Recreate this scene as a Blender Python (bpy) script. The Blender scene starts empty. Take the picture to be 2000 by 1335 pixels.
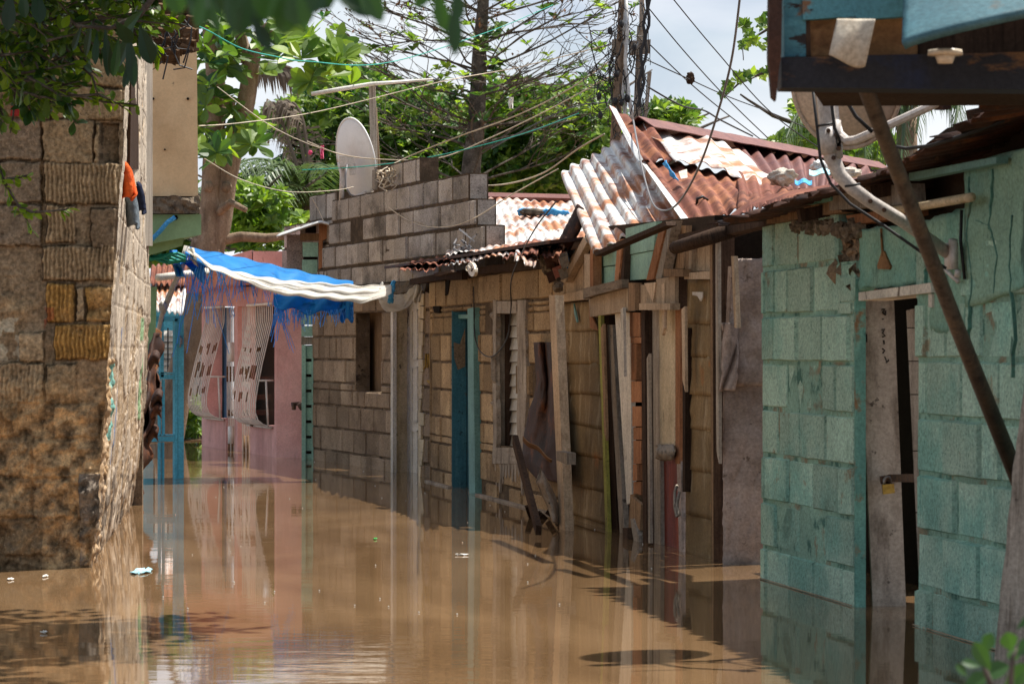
import bpy, math, random
from mathutils import Vector, Matrix, noise
R = random.Random(7)
F = 5600.0; HY = 680.0; H = 1.0          # focal length in photo pixels, horizon row, eye height over the flood
scene = bpy.context.scene
col = scene.collection

def V(*a): return Vector(a)
def at(px, py, D): return Vector(((px - 1000) * D / F, D, H + (HY - py) * D / F))
def gw(px, py):
    D = F * H / (py - HY)
    return ((px - 1000) * D / F, D)
def fbm(p, s, o=4): return noise.fractal(Vector(p) * s, 1.0, 2.0, o)
def lerp(a, b, t): return a + (b - a) * t
def interp(tab, y):
    if y <= tab[0][0]: return tab[0][1]
    for (a, va), (b, vb) in zip(tab, tab[1:]):
        if y <= b: return lerp(va, vb, (y - a) / (b - a))
    return tab[-1][1]

class Plane:                                # upright plane through two waterline points
    def __init__(s, a, b):
        s.a = Vector((a[0], a[1], 0)); s.b = Vector((b[0], b[1], 0))
        s.d = (s.b - s.a).normalized(); n = Vector((s.d.y, -s.d.x, 0))
        s.n = n if n.dot(-s.a) > 0 else -n
    def pt(s, px, py, off=0.0):
        d = Vector(((px - 1000) / F, 1, 0))
        D = (s.n.dot(s.a) + off) / s.n.dot(d)
        return at(px, py, D)
    def s(s_, px, off=0.0):
        return (s_.pt(px, HY, off) - s_.a).dot(s_.d)
    def pos(s_, s, z, off=0.0):
        p = s_.a + s_.d * s + s_.n * off; p.z = z
        return p
    def zof(s_, px, py): return s_.pt(px, py).z

class MB:
    def __init__(s): s.v = []; s.f = []; s.m = []; s.t = []; s.c = None
    def add(s, vs, fs, tone=.5, m=0):
        k = len(s.v); s.v += [Vector(q) for q in vs]
        for f in fs: s.f.append([i + k for i in f]); s.m.append(m); s.t.append(tone)
    def poly(s, pts, tone=.5, m=0): s.add(pts, [list(range(len(pts)))], tone, m)
    def prism(s, pts, vec, tone=.5, m=0):
        n = len(pts); vec = Vector(vec)
        a = [Vector(p) for p in pts]; b = [p + vec for p in a]
        fs = [list(range(n)), list(range(2 * n - 1, n - 1, -1))]
        for i in range(n):
            j = (i + 1) % n; fs.append([i, n + i, n + j, j])
        s.add(a + b, fs, tone, m)
    def box(s, c, sx, sy, sz, rot=0, tone=.5, m=0):
        c = Vector(c); mt = Matrix.Rotation(rot, 3, 'Z')
        p = [c + mt @ Vector((x * sx / 2, y * sy / 2, 0)) + Vector((0, 0, -sz / 2)) for x, y in ((-1, -1), (1, -1), (1, 1), (-1, 1))]
        s.prism(p, (0, 0, sz), tone, m)
    def tube(s, pts, r, n=6, tone=.5, m=0, cap=True):
        pts = [Vector(p) for p in pts]; k = len(pts)
        if k < 2: return
        rs = r if isinstance(r, (list, tuple)) else [r] * k
        vs = []; ref = None
        for i, p in enumerate(pts):
            d = (pts[min(i + 1, k - 1)] - pts[max(i - 1, 0)])
            if d.length < 1e-9: d = Vector((0, 0, 1))
            d.normalize()
            if ref is None:
                ref = Vector((0, 0, 1)) if abs(d.z) < .9 else Vector((1, 0, 0))
            u = d.cross(ref)
            if u.length < 1e-4: u = d.cross(Vector((.3, .5, .8)))
            u.normalize(); w = u.cross(d); ref = w
            for j in range(n):
                a = 2 * math.pi * j / n
                vs.append(p + (u * math.cos(a) + w * math.sin(a)) * rs[i])
        fs = []
        for i in range(k - 1):
            for j in range(n):
                j2 = (j + 1) % n
                fs.append([i * n + j, i * n + j2, (i + 1) * n + j2, (i + 1) * n + j])
        if cap:
            fs.append(list(range(n - 1, -1, -1))); fs.append([(k - 1) * n + j for j in range(n)])
        s.add(vs, fs, tone, m)
    def beam(s, p0, p1, w, d, side=None, tone=.5, m=0):
        p0 = Vector(p0); p1 = Vector(p1); ax = (p1 - p0).normalized()
        sd = Vector(side) if side is not None else Vector((0, 1, 0))
        u = ax.cross(sd)
        if u.length < 1e-3: u = ax.cross(Vector((1, 0, 0)))
        u.normalize(); q = ax.cross(u).normalized()
        pts = [p0 + u * a * w / 2 + q * b * d / 2 for a, b in ((-1, -1), (1, -1), (1, 1), (-1, 1))]
        s.prism(pts, p1 - p0, tone, m)
    def grid(s, fn, nu, nv, thick=0, tone=.5, m=0, closed=False):
        P = [[Vector(fn(i / nu, j / nv)) for i in range(nu + 1)] for j in range(nv + 1)]
        vs = [p for row in P for p in row]; W = nu + 1
        fs = [[j * W + i, j * W + i + 1, (j + 1) * W + i + 1, (j + 1) * W + i] for j in range(nv) for i in range(nu)]
        if thick:
            k = len(vs); bk = []
            for j in range(nv + 1):
                for i in range(nu + 1):
                    a = P[j][min(i + 1, nu)] - P[j][max(i - 1, 0)]; b = P[min(j + 1, nv)][i] - P[max(j - 1, 0)][i]
                    nn = a.cross(b)
                    if nn.length > 1e-12: nn.normalize()
                    bk.append(P[j][i] - nn * thick)
            vs = vs + bk
            fs = fs + [[k + q for q in reversed(f)] for f in fs]
            ring = [i for i in range(W)] + [j * W + nu for j in range(1, nv + 1)] + [nv * W + i for i in range(nu - 1, -1, -1)] + [j * W for j in range(nv - 1, 0, -1)]
            for a, b in zip(ring, ring[1:] + ring[:1]): fs.append([b, a, k + a, k + b])
        s.add(vs, fs, tone, m)
    def blob(s, c, r, nz=.2, sc=2.0, n=12, tone=.5, m=0, seed=0.0):
        c = Vector(c); r = Vector(r) if not isinstance(r, (int, float)) else Vector((r, r, r))
        def fn(u, v):
            a = u * 2 * math.pi; b = (v - .5) * math.pi
            d = Vector((math.cos(b) * math.cos(a), math.cos(b) * math.sin(a), math.sin(b)))
            k = 1 + nz * noise.fractal(d * sc + Vector((seed, seed * 2, 1)), 1, 2, 3)
            return c + Vector((d.x * r.x, d.y * r.y, d.z * r.z)) * k
        s.grid(fn, n * 2, n, 0, tone, m)
    def leaf(s, p, d, up, L, W, tone=.5, m=0, bend=.15, hi=False):
        p = Vector(p); d = d.normalized(); sd = d.cross(up)
        if sd.length < 1e-3: sd = d.cross(Vector((1, .2, 0)))
        sd.normalize(); nn = sd.cross(d)
        if not hi:
            mid = p + d * L * .55 + nn * L * .03
            s.add([p, mid + sd * W * .5 + nn * W * .15, p + d * L - nn * L * bend, mid - sd * W * .5 + nn * W * .15, mid - nn * W * .02],
                  [[0, 1, 4], [1, 2, 4], [4, 2, 3], [0, 4, 3]], tone, m)
        else:
            prof = [(0, .04), (.16, .32), (.38, .72), (.62, 1.0), (.8, .86), (.93, .45), (1, .02)]
            vs = []
            for t, w in prof:
                c = p + d * L * t - nn * L * bend * t * t
                vs += [c + sd * W * .5 * w + nn * W * .12 * w, c, c - sd * W * .5 * w + nn * W * .12 * w]
            fs = []
            for i in range(len(prof) - 1):
                a = i * 3
                fs += [[a, a + 1, a + 4, a + 3], [a + 1, a + 2, a + 5, a + 4]]
            s.add(vs, fs, tone, m)
    def rosette(s, p, ax, n, L, W, tone=.5, hi=False, m=0):
        ax = Vector(ax).normalized(); r0 = R.random() * 6.28
        u = ax.cross(Vector((.31, .2, .9)))
        if u.length < .1: u = ax.cross(Vector((1, 0, 0)))
        u.normalize(); w = ax.cross(u)
        for i in range(n):
            a = r0 + 2 * math.pi * i / n + R.uniform(-.3, .3)
            d = (u * math.cos(a) + w * math.sin(a)) * R.uniform(.75, 1) + ax * R.uniform(.05, .75)
            k = R.uniform(.7, 1.1)
            s.leaf(p, d, ax + Vector((R.uniform(-.4, .4), R.uniform(-.4, .4), 0)), L * k, W * k, min(1, max(0, tone + R.uniform(-.3, .3))), m, R.uniform(-.05, .25), hi)
    def build(s, name, mats, parent=None, smooth=False, colors=None):
        me = bpy.data.meshes.new(name)
        if parent is not None: o0 = Vector(parent['_o'])
        else:
            zs = min(p.z for p in s.v); n = len(s.v)
            o0 = Vector((sum(p.x for p in s.v) / n, sum(p.y for p in s.v) / n, zs))
        me.from_pydata([tuple(p - o0) for p in s.v], [], s.f)
        if not isinstance(mats, (list, tuple)): mats = [mats]
        for mt in mats: me.materials.append(mt)
        me.polygons.foreach_set('material_index', s.m)
        me.polygons.foreach_set('use_smooth', [bool(smooth)] * len(s.f))
        a = me.attributes.new('tone', 'FLOAT', 'FACE'); a.data.foreach_set('value', s.t)
        if colors is not None:
            ca = me.attributes.new('col', 'FLOAT_COLOR', 'POINT')
            ca.data.foreach_set('color', [q for c in colors for q in (c[0], c[1], c[2], 1.0)])
        me.update()
        o = bpy.data.objects.new(name, me); col.objects.link(o)
        if parent is not None: o.parent = parent
        else: o.location = o0
        o['_o'] = tuple(o0)
        return o

def thing(name, label, cat, base, group=None):
    o = bpy.data.objects.new(name, None); col.objects.link(o)
    o.empty_display_size = .1; o.location = Vector(base); o['_o'] = tuple(Vector(base))
    return tag(o, label, cat, group)
def tag(o, label, cat, group=None, kind=None):
    if label: o['label'] = label
    if cat: o['category'] = cat
    if group: o['group'] = group
    if kind: o['kind'] = kind
    return o

# ------------------------------------------------------------------ materials
def M(name, base, layers=(), rough=.85, bump=(), tone=.5, spec=.25, metal=0.0, transl=0.0, usecol=False, grain=.22, mott=.2):
    mt = bpy.data.materials.new(name); mt.use_nodes = True
    nt = mt.node_tree; N = nt.nodes; L = nt.links
    bs = N['Principled BSDF']
    tc = N.new('ShaderNodeTexCoord')
    def nz(scale, detail=6, rough_=.6, dist=0):
        mp = N.new('ShaderNodeMapping'); L.new(tc.outputs['Object'], mp.inputs[0])
        sc = scale if isinstance(scale, (tuple, list)) else (scale,) * 3
        mp.inputs['Scale'].default_value = sc
        mp.inputs['Location'].default_value = (R.uniform(0, 30), R.uniform(0, 30), R.uniform(0, 30))
        t = N.new('ShaderNodeTexNoise'); t.inputs['Scale'].default_value = 1
        t.inputs['Detail'].default_value = detail; t.inputs['Roughness'].default_value = rough_
        t.inputs['Distortion'].default_value = dist
        L.new(mp.outputs[0], t.inputs['Vector']); return t.outputs['Fac']
    if usecol:
        a = N.new('ShaderNodeAttribute'); a.attribute_name = 'col'; cur = a.outputs['Color']
    else:
        rgb = N.new('ShaderNodeRGB'); rgb.outputs[0].default_value = (*base, 1); cur = rgb.outputs[0]
    for ly in layers:
        c, sc, lo, hi = ly[:4]; det = ly[4] if len(ly) > 4 else 6; fac = ly[5] if len(ly) > 5 else 1.0
        n_ = nz(sc, det, .65)
        mr = N.new('ShaderNodeMapRange'); mr.inputs[1].default_value = lo; mr.inputs[2].default_value = hi
        mr.inputs[3].default_value = 0; mr.inputs[4].default_value = fac; L.new(n_, mr.inputs[0])
        mx = N.new('ShaderNodeMix'); mx.data_type = 'RGBA'
        L.new(mr.outputs[0], mx.inputs[0]); L.new(cur, mx.inputs[6]); mx.inputs[7].default_value = (*c, 1)
        cur = mx.outputs[2]
    if tone:
        at_ = N.new('ShaderNodeAttribute'); at_.attribute_name = 'tone'
        mr = N.new('ShaderNodeMapRange'); L.new(at_.outputs['Fac'], mr.inputs[0])
        mr.inputs[3].default_value = 1 - tone; mr.inputs[4].default_value = 1 + tone
        mx = N.new('ShaderNodeMix'); mx.data_type = 'RGBA'; mx.blend_type = 'MULTIPLY'; mx.inputs[0].default_value = 1
        L.new(cur, mx.inputs[6]); L.new(mr.outputs[0], mx.inputs[7]); cur = mx.outputs[2]
    for sc_, am_ in ((75, grain), (2.3, mott)):
        if not am_: continue
        mr = N.new('ShaderNodeMapRange'); L.new(nz(sc_, 4, .7), mr.inputs[0])
        mr.inputs[1].default_value = .33; mr.inputs[2].default_value = .67; mr.inputs[3].default_value = 1 - am_; mr.inputs[4].default_value = 1 + am_
        mx = N.new('ShaderNodeMix'); mx.data_type = 'RGBA'; mx.blend_type = 'MULTIPLY'; mx.inputs[0].default_value = 1
        L.new(cur, mx.inputs[6]); L.new(mr.outputs[0], mx.inputs[7]); cur = mx.outputs[2]
    L.new(cur, bs.inputs['Base Color'])
    bs.inputs['Roughness'].default_value = rough; bs.inputs['Metallic'].default_value = metal
    bs.inputs['Specular IOR Level'].default_value = spec
    prev = None
    for sc, dist in (() if not bump else (bump if len(bump) == 1 or isinstance(bump[1], tuple) else [bump])):
        b = N.new('ShaderNodeBump'); b.inputs['Distance'].default_value = dist; b.inputs['Strength'].default_value = 1
        L.new(nz(sc, 5, .6), b.inputs['Height'])
        if prev: L.new(prev.outputs[0], b.inputs['Normal'])
        prev = b
    if prev: L.new(prev.outputs[0], bs.inputs['Normal'])
    if transl:
        tr = N.new('ShaderNodeBsdfTranslucent'); L.new(cur, tr.inputs[0])
        hs = N.new('ShaderNodeHueSaturation'); hs.inputs['Value'].default_value = 1.5 if 'leaf' in name else 1.12; hs.inputs['Saturation'].default_value = 1.1
        L.new(cur, hs.inputs['Color']); L.new(hs.outputs[0], tr.inputs[0])
        ms = N.new('ShaderNodeMixShader'); ms.inputs[0].default_value = transl
        L.new(bs.outputs[0], ms.inputs[1]); L.new(tr.outputs[0], ms.inputs[2])
        L.new(ms.outputs[0], N['Material Output'].inputs[0])
    return mt
def leafmat(name, dark, light, transl=.4, rough=.42):
    mt = M(name, dark, (), rough, (), 0, .45, 0, transl, False, 0, 0)
    nt = mt.node_tree; N = nt.nodes; L = nt.links
    a = N.new('ShaderNodeAttribute'); a.attribute_name = 'tone'
    rp = N.new('ShaderNodeValToRGB'); L.new(a.outputs['Fac'], rp.inputs[0])
    rp.color_ramp.elements[0].color = (*dark, 1); rp.color_ramp.elements[1].color = (*light, 1)
    e_ = rp.color_ramp.elements.new(.52); e_.color = (*[lerp(a_, b_, .3) for a_, b_ in zip(dark, light)], 1)
    for n in N:
        if n.type == 'BSDF_PRINCIPLED': L.new(rp.outputs[0], n.inputs['Base Color'])
        if n.type == 'HUE_SAT': L.new(rp.outputs[0], n.inputs['Color'])
    return mt

m = {}
m['lwall'] = M('left_wall_render', (.2, .15, .1), [((.06, .045, .036), 90, .60, .68, 3, .6), ((.5, .4, .28), 110, .61, .68, 3, .5)], .95, ((130, .003), (300, .0012)), .0, .1, usecol=True, grain=.28, mott=.1)
m['brown'] = M('brown_block', (.265, .19, .125), [((.14, .098, .064), (1.6, 1.6, 2.2), .5, .66, 5, .8), ((.38, .285, .19), (2.6, 2.6, 2.2), .53, .68, 5, .7), ((.04, .03, .022), 70, .58, .66, 3, .7), ((.44, .35, .24), 90, .6, .68, 3, .5)], .95, ((120, .003), (300, .0012)), .4, .04, grain=.3, mott=.15)
m['brown_wash'] = M('streaked_brown_block', (.35, .24, .138), [((.16, .108, .066), (1.5, 1.5, 1.6), .5, .66, 5, .85), ((.49, .355, .21), (2.4, 2.4, 1.6), .53, .68, 5, .8), ((.05, .036, .026), 60, .58, .66, 3, .7), ((.52, .4, .26), 90, .6, .68, 3, .5)], .95, ((120, .003), (300, .0012)), .38, .04, grain=.3, mott=.15)
m['grey'] = M('grey_block', (.34, .30, .26), [((.12, .105, .09), (1.7, 1.7, 2.6), .51, .65, 5, .85), ((.46, .41, .36), (2.4, 2.4, 2.4), .54, .68, 5, .7), ((.05, .043, .038), 80, .58, .66, 3, .75), ((.54, .5, .45), 100, .6, .68, 3, .6)], .95, ((120, .004), (300, .0015)), .4, .04, grain=.3, mott=.15)
m['mortar'] = M('dark_mortar', (.075, .055, .038), [((.14, .1, .07), 14, .5, .7)], .98, (60, .006), 0, .05)
m['mortar_brown'] = M('brown_mortar', (.12, .085, .056), [((.2, .145, .095), 6, .5, .62), ((.05, .036, .026), 8, .56, .64)], .98, (60, .006), 0, .05)
m['green'] = M('mint_block_paint', (.35, .49, .385), [((.20, .385, .315), (1.5, 1.5, 1.8), .49, .64, 5, .9), ((.43, .56, .445), (2.2, 2.2, 2.2), .54, .68, 5, .8), ((.09, .185, .15), 65, .58, .66, 4, .7), ((.13, .205, .155), (3, 3, 3), .60, .69, 6, .6), ((.24, .16, .09), 5, .63, .69, 7, .8)], .9, ((140, .003), (45, .004)), .26, .05, grain=.3, mott=.16)
m['green_mortar'] = M('mint_mortar', (.24, .385, .30), [((.25, .175, .105), 4, .55, .61, 6, .8), ((.08, .17, .135), 9, .54, .63)], .9, (50, .008), 0, .05)
m['green_plaster'] = M('mint_plaster', (.26, .415, .315), [((.16, .33, .27), (1.6, 1.6, 1.4), .48, .62, 6), ((.33, .475, .37), (2.5, 2.5, 2), .55, .68, 6, .8), ((.06, .11, .09), (5, 5, 1.4), .605, .65, 6, .8), ((.09, .175, .145), 65, .59, .67, 4, .65), ((.2, .10, .04), (4, 4, 2), .66, .72, 6, .6)], .9, ((60, .004), (14, .01)), .2, .05, mott=.15)
m['teal_deep'] = M('deep_mint_paint', (.10, .225, .185), [((.14, .29, .23), (12, 12, 3), .5, .66), ((.17, .11, .06), 7, .58, .66), ((.03, .08, .07), 12, .6, .68)], .85, (60, .003), .25, .06)
m['bluejamb'] = M('blue_jamb_paint', (.045, .155, .2), [((.07, .2, .24), (20, 20, 3), .5, .66), ((.11, .075, .045), 9, .6, .7), ((.02, .05, .06), 16, .6, .68)], .7, (60, .003), .25)
m['teal'] = M('pale_teal_paint', (.16, .33, .31), [((.1, .22, .21), (20, 20, 3), .5, .7)], .65, (60, .002), .25)
m['pink'] = M('pink_render', (.68, .37, .32), [((.57, .28, .24), (1.5, 1.5, 1), .48, .62, 6, .8), ((.74, .44, .385), 1.6, .5, .66, 5, .8), ((.3, .16, .125), (9, 9, 3), .62, .68, 6, .6), ((.4, .22, .18), (4, 4, .8), .56, .66, 6, .5)], .85, (40, .002), .25, .1, grain=.12, mott=.14)
m['pinkdark'] = M('red_pink_paint', (.38, .07, .085), [((.5, .2, .19), (14, 14, 5), .5, .62)], .75, (40, .002), .2)
m['mint'] = M('mint_board_paint', (.28, .47, .36), [((.2, .37, .3), (14, 14, 2), .5, .7), ((.12, .1, .07), 22, .68, .74)], .6, (30, .002), .25, .3)
m['beige'] = M('cream_render', (.78, .55, .31), [((.68, .46, .25), 1.6, .48, .66), ((.84, .62, .37), 3, .52, .68, 4, .6), ((.3, .2, .12), 20, .70, .74, 3, .7)], .8, (50, .0015), .2, .2, grain=.06, mott=.08)
m['lime'] = M('pale_green_render', (.29, .45, .24), [((.24, .38, .2), 2, .48, .64), ((.2, .16, .1), 10, .66, .72, 5, .7)], .75, (40, .002), .25, grain=.08, mott=.1)
m['concrete'] = M('stained_concrete', (.2, .155, .11), [((.08, .06, .045), 9, .5, .65), ((.3, .25, .18), 20, .55, .75)], .95, ((40, .012), (150, .003)), .2, .1)
def wood(nm, c, d, l, grain=(60, 60, 3), sp=.05):
    return M(nm, c, [(d, grain, .48, .68), (l, (grain[0] * .6, grain[1] * .6, grain[2] * .8), .55, .78, 6, .7), (tuple(q * .3 for q in d), 30, .66, .74, 4, .6)], .85, (grain, .003), .34, sp)
m['wlight'] = wood('pale_plank', (.44, .33, .225), (.29, .20, .125), (.56, .45, .33))
m['wgrey'] = wood('weathered_plank', (.31, .265, .215), (.15, .12, .092), (.47, .42, .35))
m['wdark'] = wood('dark_timber', (.062, .038, .026), (.028, .018, .013), (.11, .07, .045))
m['wmid'] = wood('brown_plank', (.26, .165, .095), (.13, .077, .044), (.38, .265, .165))
m['worange'] = wood('orange_plank', (.36, .17, .085), (.22, .095, .045), (.46, .27, .16))
m['wgreyh'] = wood('weathered_rail', (.24, .185, .135), (.12, .09, .065), (.34, .28, .2), (8, 8, 60))
m['white_old'] = M('old_white_paint', (.60, .545, .455), [((.48, .42, .34), (24, 24, 3), .5, .66), ((.09, .06, .04), (14, 14, 5), .63, .68, 5, .9)], .8, (50, .002), .25, .08)
m['cream_old'] = M('peeling_cream_paint', (.57, .46, .305), [((.43, .33, .2), (14, 14, 3), .5, .66), ((.07, .045, .03), (11, 11, 4), .63, .68, 5, .9)], .8, (50, .003), .25, .08)
m['mudwhite'] = M('mud_stained_white_board', (.36, .30, .24), [((.19, .15, .115), (14, 14, 3), .48, .64), ((.46, .395, .32), (6, 6, 3), .52, .68, 5, .7), ((.05, .035, .028), 20, .64, .69, 4, .8)], .85, (50, .002), .25, .06)
m['yellow'] = M('dull_yellow_paint', (.30, .285, .06), [((.19, .17, .05), (40, 40, 5), .48, .64), ((.07, .05, .03), 30, .6, .68)], .8, (50, .002), .25)
m['lino'] = M('brown_vinyl_sheet', (.235, .16, .08), [((.34, .255, .15), (12, 12, 2.6), .53, .66, 3), ((.13, .085, .042), (7, 7, 2.0), .53, .68, 3, .8), ((.36, .14, .045), 3.5, .64, .74, 3, .7)], .75, (12, .003), .3, .08)
m['ply'] = M('grey_pink_plywood', (.37, .295, .255), [((.25, .19, .155), (3, 3, 6), .47, .62), ((.46, .38, .335), 3, .52, .66, 5, .7), ((.1, .065, .045), 12, .63, .69, 4, .8)], .8, (20, .003), .25, .06)
m['redboard'] = M('red_brown_board', (.17, .028, .018), [((.3, .08, .04), (20, 20, 2.4), .52, .68), ((.07, .015, .012), (9, 9, 2), .52, .66)], .55, (30, .002), .25, .2)
m['rust'] = M('rusted_iron', (.175, .062, .04), [((.29, .118, .06), 4, .47, .6), ((.09, .034, .025), 7, .52, .64, 6, .85), ((.40, .30, .23), 3.5, .61, .70, 6, .55), ((.08, .032, .024), (16, 16, 2.5), .58, .66, 4, .5)], .8, (60, .002), .3, .2, .05)
m['rustdark'] = M('dark_rusted_iron', (.062, .03, .02), [((.03, .02, .018), 3, .46, .62), ((.17, .062, .026), 5, .54, .66, 6, .9), ((.10, .085, .08), 4, .62, .7, 5, .5)], .65, (50, .003), .4, .1)
m['rustmix'] = M('part_rusted_iron', (.62, .62, .60), [((.40, .17, .075), 2.2, .485, .58, 7), ((.23, .075, .035), 4, .53, .63, 7, .9), ((.74, .70, .63), 2.0, .55, .66, 5, .6), ((.3, .12, .05), (14, 14, 3), .60, .67, 5, .7)], .55, (60, .0012), .25, .35, .15)
m['galv'] = M('galvanised_iron', (.60, .60, .59), [((.66, .63, .57), 4, .45, .65), ((.45, .20, .10), 5, .60, .69, 6, .9), ((.42, .44, .46), 3, .5, .7)], .5, (60, .001), .22, .45, .3)
m['ridge'] = M('red_ridge_cap', (.175, .07, .055), [((.12, .045, .04), (5, 5, 5), .45, .65), ((.26, .13, .1), 14, .6, .8)], .6, (40, .003), .2, .35, .1)
m['rustwhite'] = M('rust_stained_white_iron', (.58, .565, .54), [((.40, .18, .08), 2.4, .475, .58, 7), ((.24, .09, .045), 4.5, .535, .63, 7, .9), ((.35, .16, .075), (14, 14, 3), .57, .66, 5, .6)], .55, (60, .001), .2, .35, .15)
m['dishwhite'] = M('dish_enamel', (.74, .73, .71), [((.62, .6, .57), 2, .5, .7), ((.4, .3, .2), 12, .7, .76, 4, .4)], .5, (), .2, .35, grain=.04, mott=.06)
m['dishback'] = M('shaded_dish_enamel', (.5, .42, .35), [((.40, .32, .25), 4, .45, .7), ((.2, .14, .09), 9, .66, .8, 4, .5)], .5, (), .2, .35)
m['metalwhite'] = M('white_painted_tube', (.55, .5, .46), [((.4, .33, .28), (9, 9, 9), .52, .7), ((.2, .1, .05), 22, .69, .75)], .45, (), .2, .45)
m['pvc'] = M('white_pvc', (.66, .63, .56), [((.5, .46, .38), 4, .5, .7)], .4, (), .15, .4)
m['iron'] = M('old_steel_pipe', (.10, .075, .055), [((.17, .115, .07), 12, .5, .7), ((.05, .035, .028), 20, .5, .65)], .6, (60, .002), .2, .4, .3)
m['wire'] = M('black_cable', (.02, .019, .02), (), .55, (), .3, .35)
m['wiregrey'] = M('grey_cable', (.16, .155, .16), (), .5, (), .3, .4)
m['cord'] = M('pale_cord', (.52, .44, .33), (), .8, (), .3)
m['cordgreen'] = M('green_cord', (.03, .33, .26), (), .6, (), .2)
m['rope'] = M('blue_rope', (.05, .3, .62), [((.13, .45, .75), 60, .5, .6)], .7, (80, .004), .4)
m['tarp'] = M('blue_tarpaulin', (.025, .33, .74), [((.06, .40, .80), (3, 3, 3), .47, .62), ((.015, .22, .58), 6, .55, .66)], .45, (90, .0008), .2, .4, 0, .55, grain=.05, mott=.08)
m['fringe'] = M('blue_tarp_fringe', (.16, .52, .90), (), .6, (), .25, .2, 0, .5, grain=0, mott=0)
m['cloth'] = M('dirty_white_cloth', (.80, .77, .71), [((.64, .6, .54), (5, 5, 11), .52, .62, 6, .8), ((.38, .35, .3), 7, .63, .72, 5, .6)], .85, (30, .004), .15, .1, 0, .5, grain=.06, mott=.06)
m['grille'] = M('grille_enamel', (.76, .70, .61), [((.62, .55, .47), 10, .5, .7)], .5, (), .2, .3, grain=.05)
m['grust'] = M('grille_rust', (.20, .115, .055), [((.1, .05, .025), 30, .5, .6)], .8, (), .3)
m['gateblue'] = M('turquoise_gate_paint', (.10, .43, .55), [((.07, .33, .45), (6, 6, 3), .45, .65), ((.22, .24, .2), 18, .66, .72)], .55, (), .25, .3)
m['doorblue'] = M('blue_door_paint', (.055, .16, .27), [((.04, .12, .21), 4, .45, .65)], .5, (), .2, .4)
m['louvre'] = M('white_louvre', (.62, .58, .5), [((.5, .45, .37), 9, .5, .7)], .6, (), .25)
m['dark'] = M('dark_gap_shade', (.018, .013, .01), (), .95, (), 0, .05)  # near-black colour standing in for shade inside openings, holes and gaps
m['interior'] = M('dim_interior', (.05, .035, .025), (), .95, (), 0, .05)  # dark brown backing colour, stands in for shade behind gaps
m['beam'] = M('black_painted_beam', (.022, .023, .028), [((.02, .026, .05), 4, .5, .6), ((.14, .075, .035), (3, 3, 7), .545, .60, 6, .9)], .65, (40, .003), .2, .15)
m['bluewood'] = M('peeling_blue_paint', (.065, .20, .235), [((.04, .14, .18), (5, 5, 11), .48, .6), ((.02, .013, .011), (6, 6, 15), .55, .585, 6, 1), ((.15, .08, .04), 7, .62, .67)], .65, (40, .003), .2, .3)
m['bluepanel'] = M('faded_blue_panel', (.05, .125, .15), [((.03, .085, .11), 2.4, .46, .62), ((.085, .17, .185), 3.5, .54, .68), ((.1, .07, .045), 5, .64, .72, 6, .6)], .55, (20, .002), .2, .3)
m['orangewood'] = M('bare_orange_board', (.25, .135, .06), [((.14, .07, .033), (4, 4, 7), .45, .62), ((.06, .03, .016), 7, .57, .64), ((.33, .19, .09), 5, .58, .68, 5, .7)], .8, (40, .003), .2, .1)
m['paper'] = M('torn_paper', (.46, .41, .33), [((.34, .28, .21), 7, .5, .66), ((.2, .13, .08), 5, .6, .7, 5, .6)], .9, (20, .003), .2, .05)
m['ceramic'] = M('ceramic', (.55, .47, .36), (), .4, (), .1, .5)
m['brass'] = M('brass', (.42, .26, .05), [((.3, .17, .03), 30, .5, .6)], .35, (), .1, .5, .6)
m['steel'] = M('dull_steel', (.23, .21, .19), [((.12, .07, .04), 60, .55, .65)], .4, (), .1, .5, .6)
m['rustlatch'] = M('rusty_latch', (.07, .04, .028), [((.13, .065, .03), 40, .5, .6)], .6, (), .1, .4, .3)
m['stone'] = M('pale_rubble', (.5, .45, .38), [((.2, .17, .13), 16, .5, .62), ((.62, .57, .5), 8, .55, .7)], .95, ((30, .01),), .3, .1)
m['darkstone'] = M('dark_rubble', (.13, .105, .08), [((.06, .05, .04), 16, .5, .62)], .95, ((30, .01),), .3, .1)
m['bark'] = M('grey_brown_bark', (.25, .18, .125), [((.14, .095, .065), (9, 9, 3), .45, .65), ((.34, .265, .2), (14, 14, 7), .55, .72), ((.07, .05, .035), 20, .68, .75)], .9, ((30, .01),), .2, .15)
m['bark2'] = M('dark_branch_bark', (.115, .095, .08), [((.06, .05, .042), 10, .45, .6), ((.22, .185, .155), 14, .55, .68)], .9, (40, .006), .25, .15)
m['leaf'] = leafmat('broad_leaf', (.018, .07, .02), (.30, .44, .05), .45)
m['leafbg'] = leafmat('far_leaf', (.02, .075, .016), (.36, .50, .07), .45)
m['leafdk'] = leafmat('dark_glossy_leaf', (.007, .024, .01), (.04, .105, .016), .3, .4)
m['leafshade'] = leafmat('shaded_green_leaf', (.015, .05, .015), (.09, .2, .035), .3)  # darker leaf colours carry the shade on the near plant
m['leafsm'] = leafmat('small_leaf', (.012, .045, .012), (.24, .36, .03), .45)
m['dryleaf'] = leafmat('dry_leaf', (.07, .04, .025), (.2, .10, .05), .25, .7)
m['palm'] = leafmat('palm_leaf', (.035, .075, .025), (.16, .22, .06), .3)
m['drypalm'] = leafmat('dry_palm_leaf', (.09, .07, .055), (.32, .25, .18), .2, .8)
m['shingle'] = wood('rotten_shingle', (.12, .075, .045), (.05, .032, .022), (.22, .14, .08), (6, 6, 70))
m['orangecloth'] = M('orange_cloth', (.62, .11, .025), [((.5, .07, .02), 20, .5, .7)], .9, (60, .004), .3, .1)
m['navycloth'] = M('navy_cloth', (.02, .025, .05), (), .9, (60, .004), .3, .1)
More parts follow.
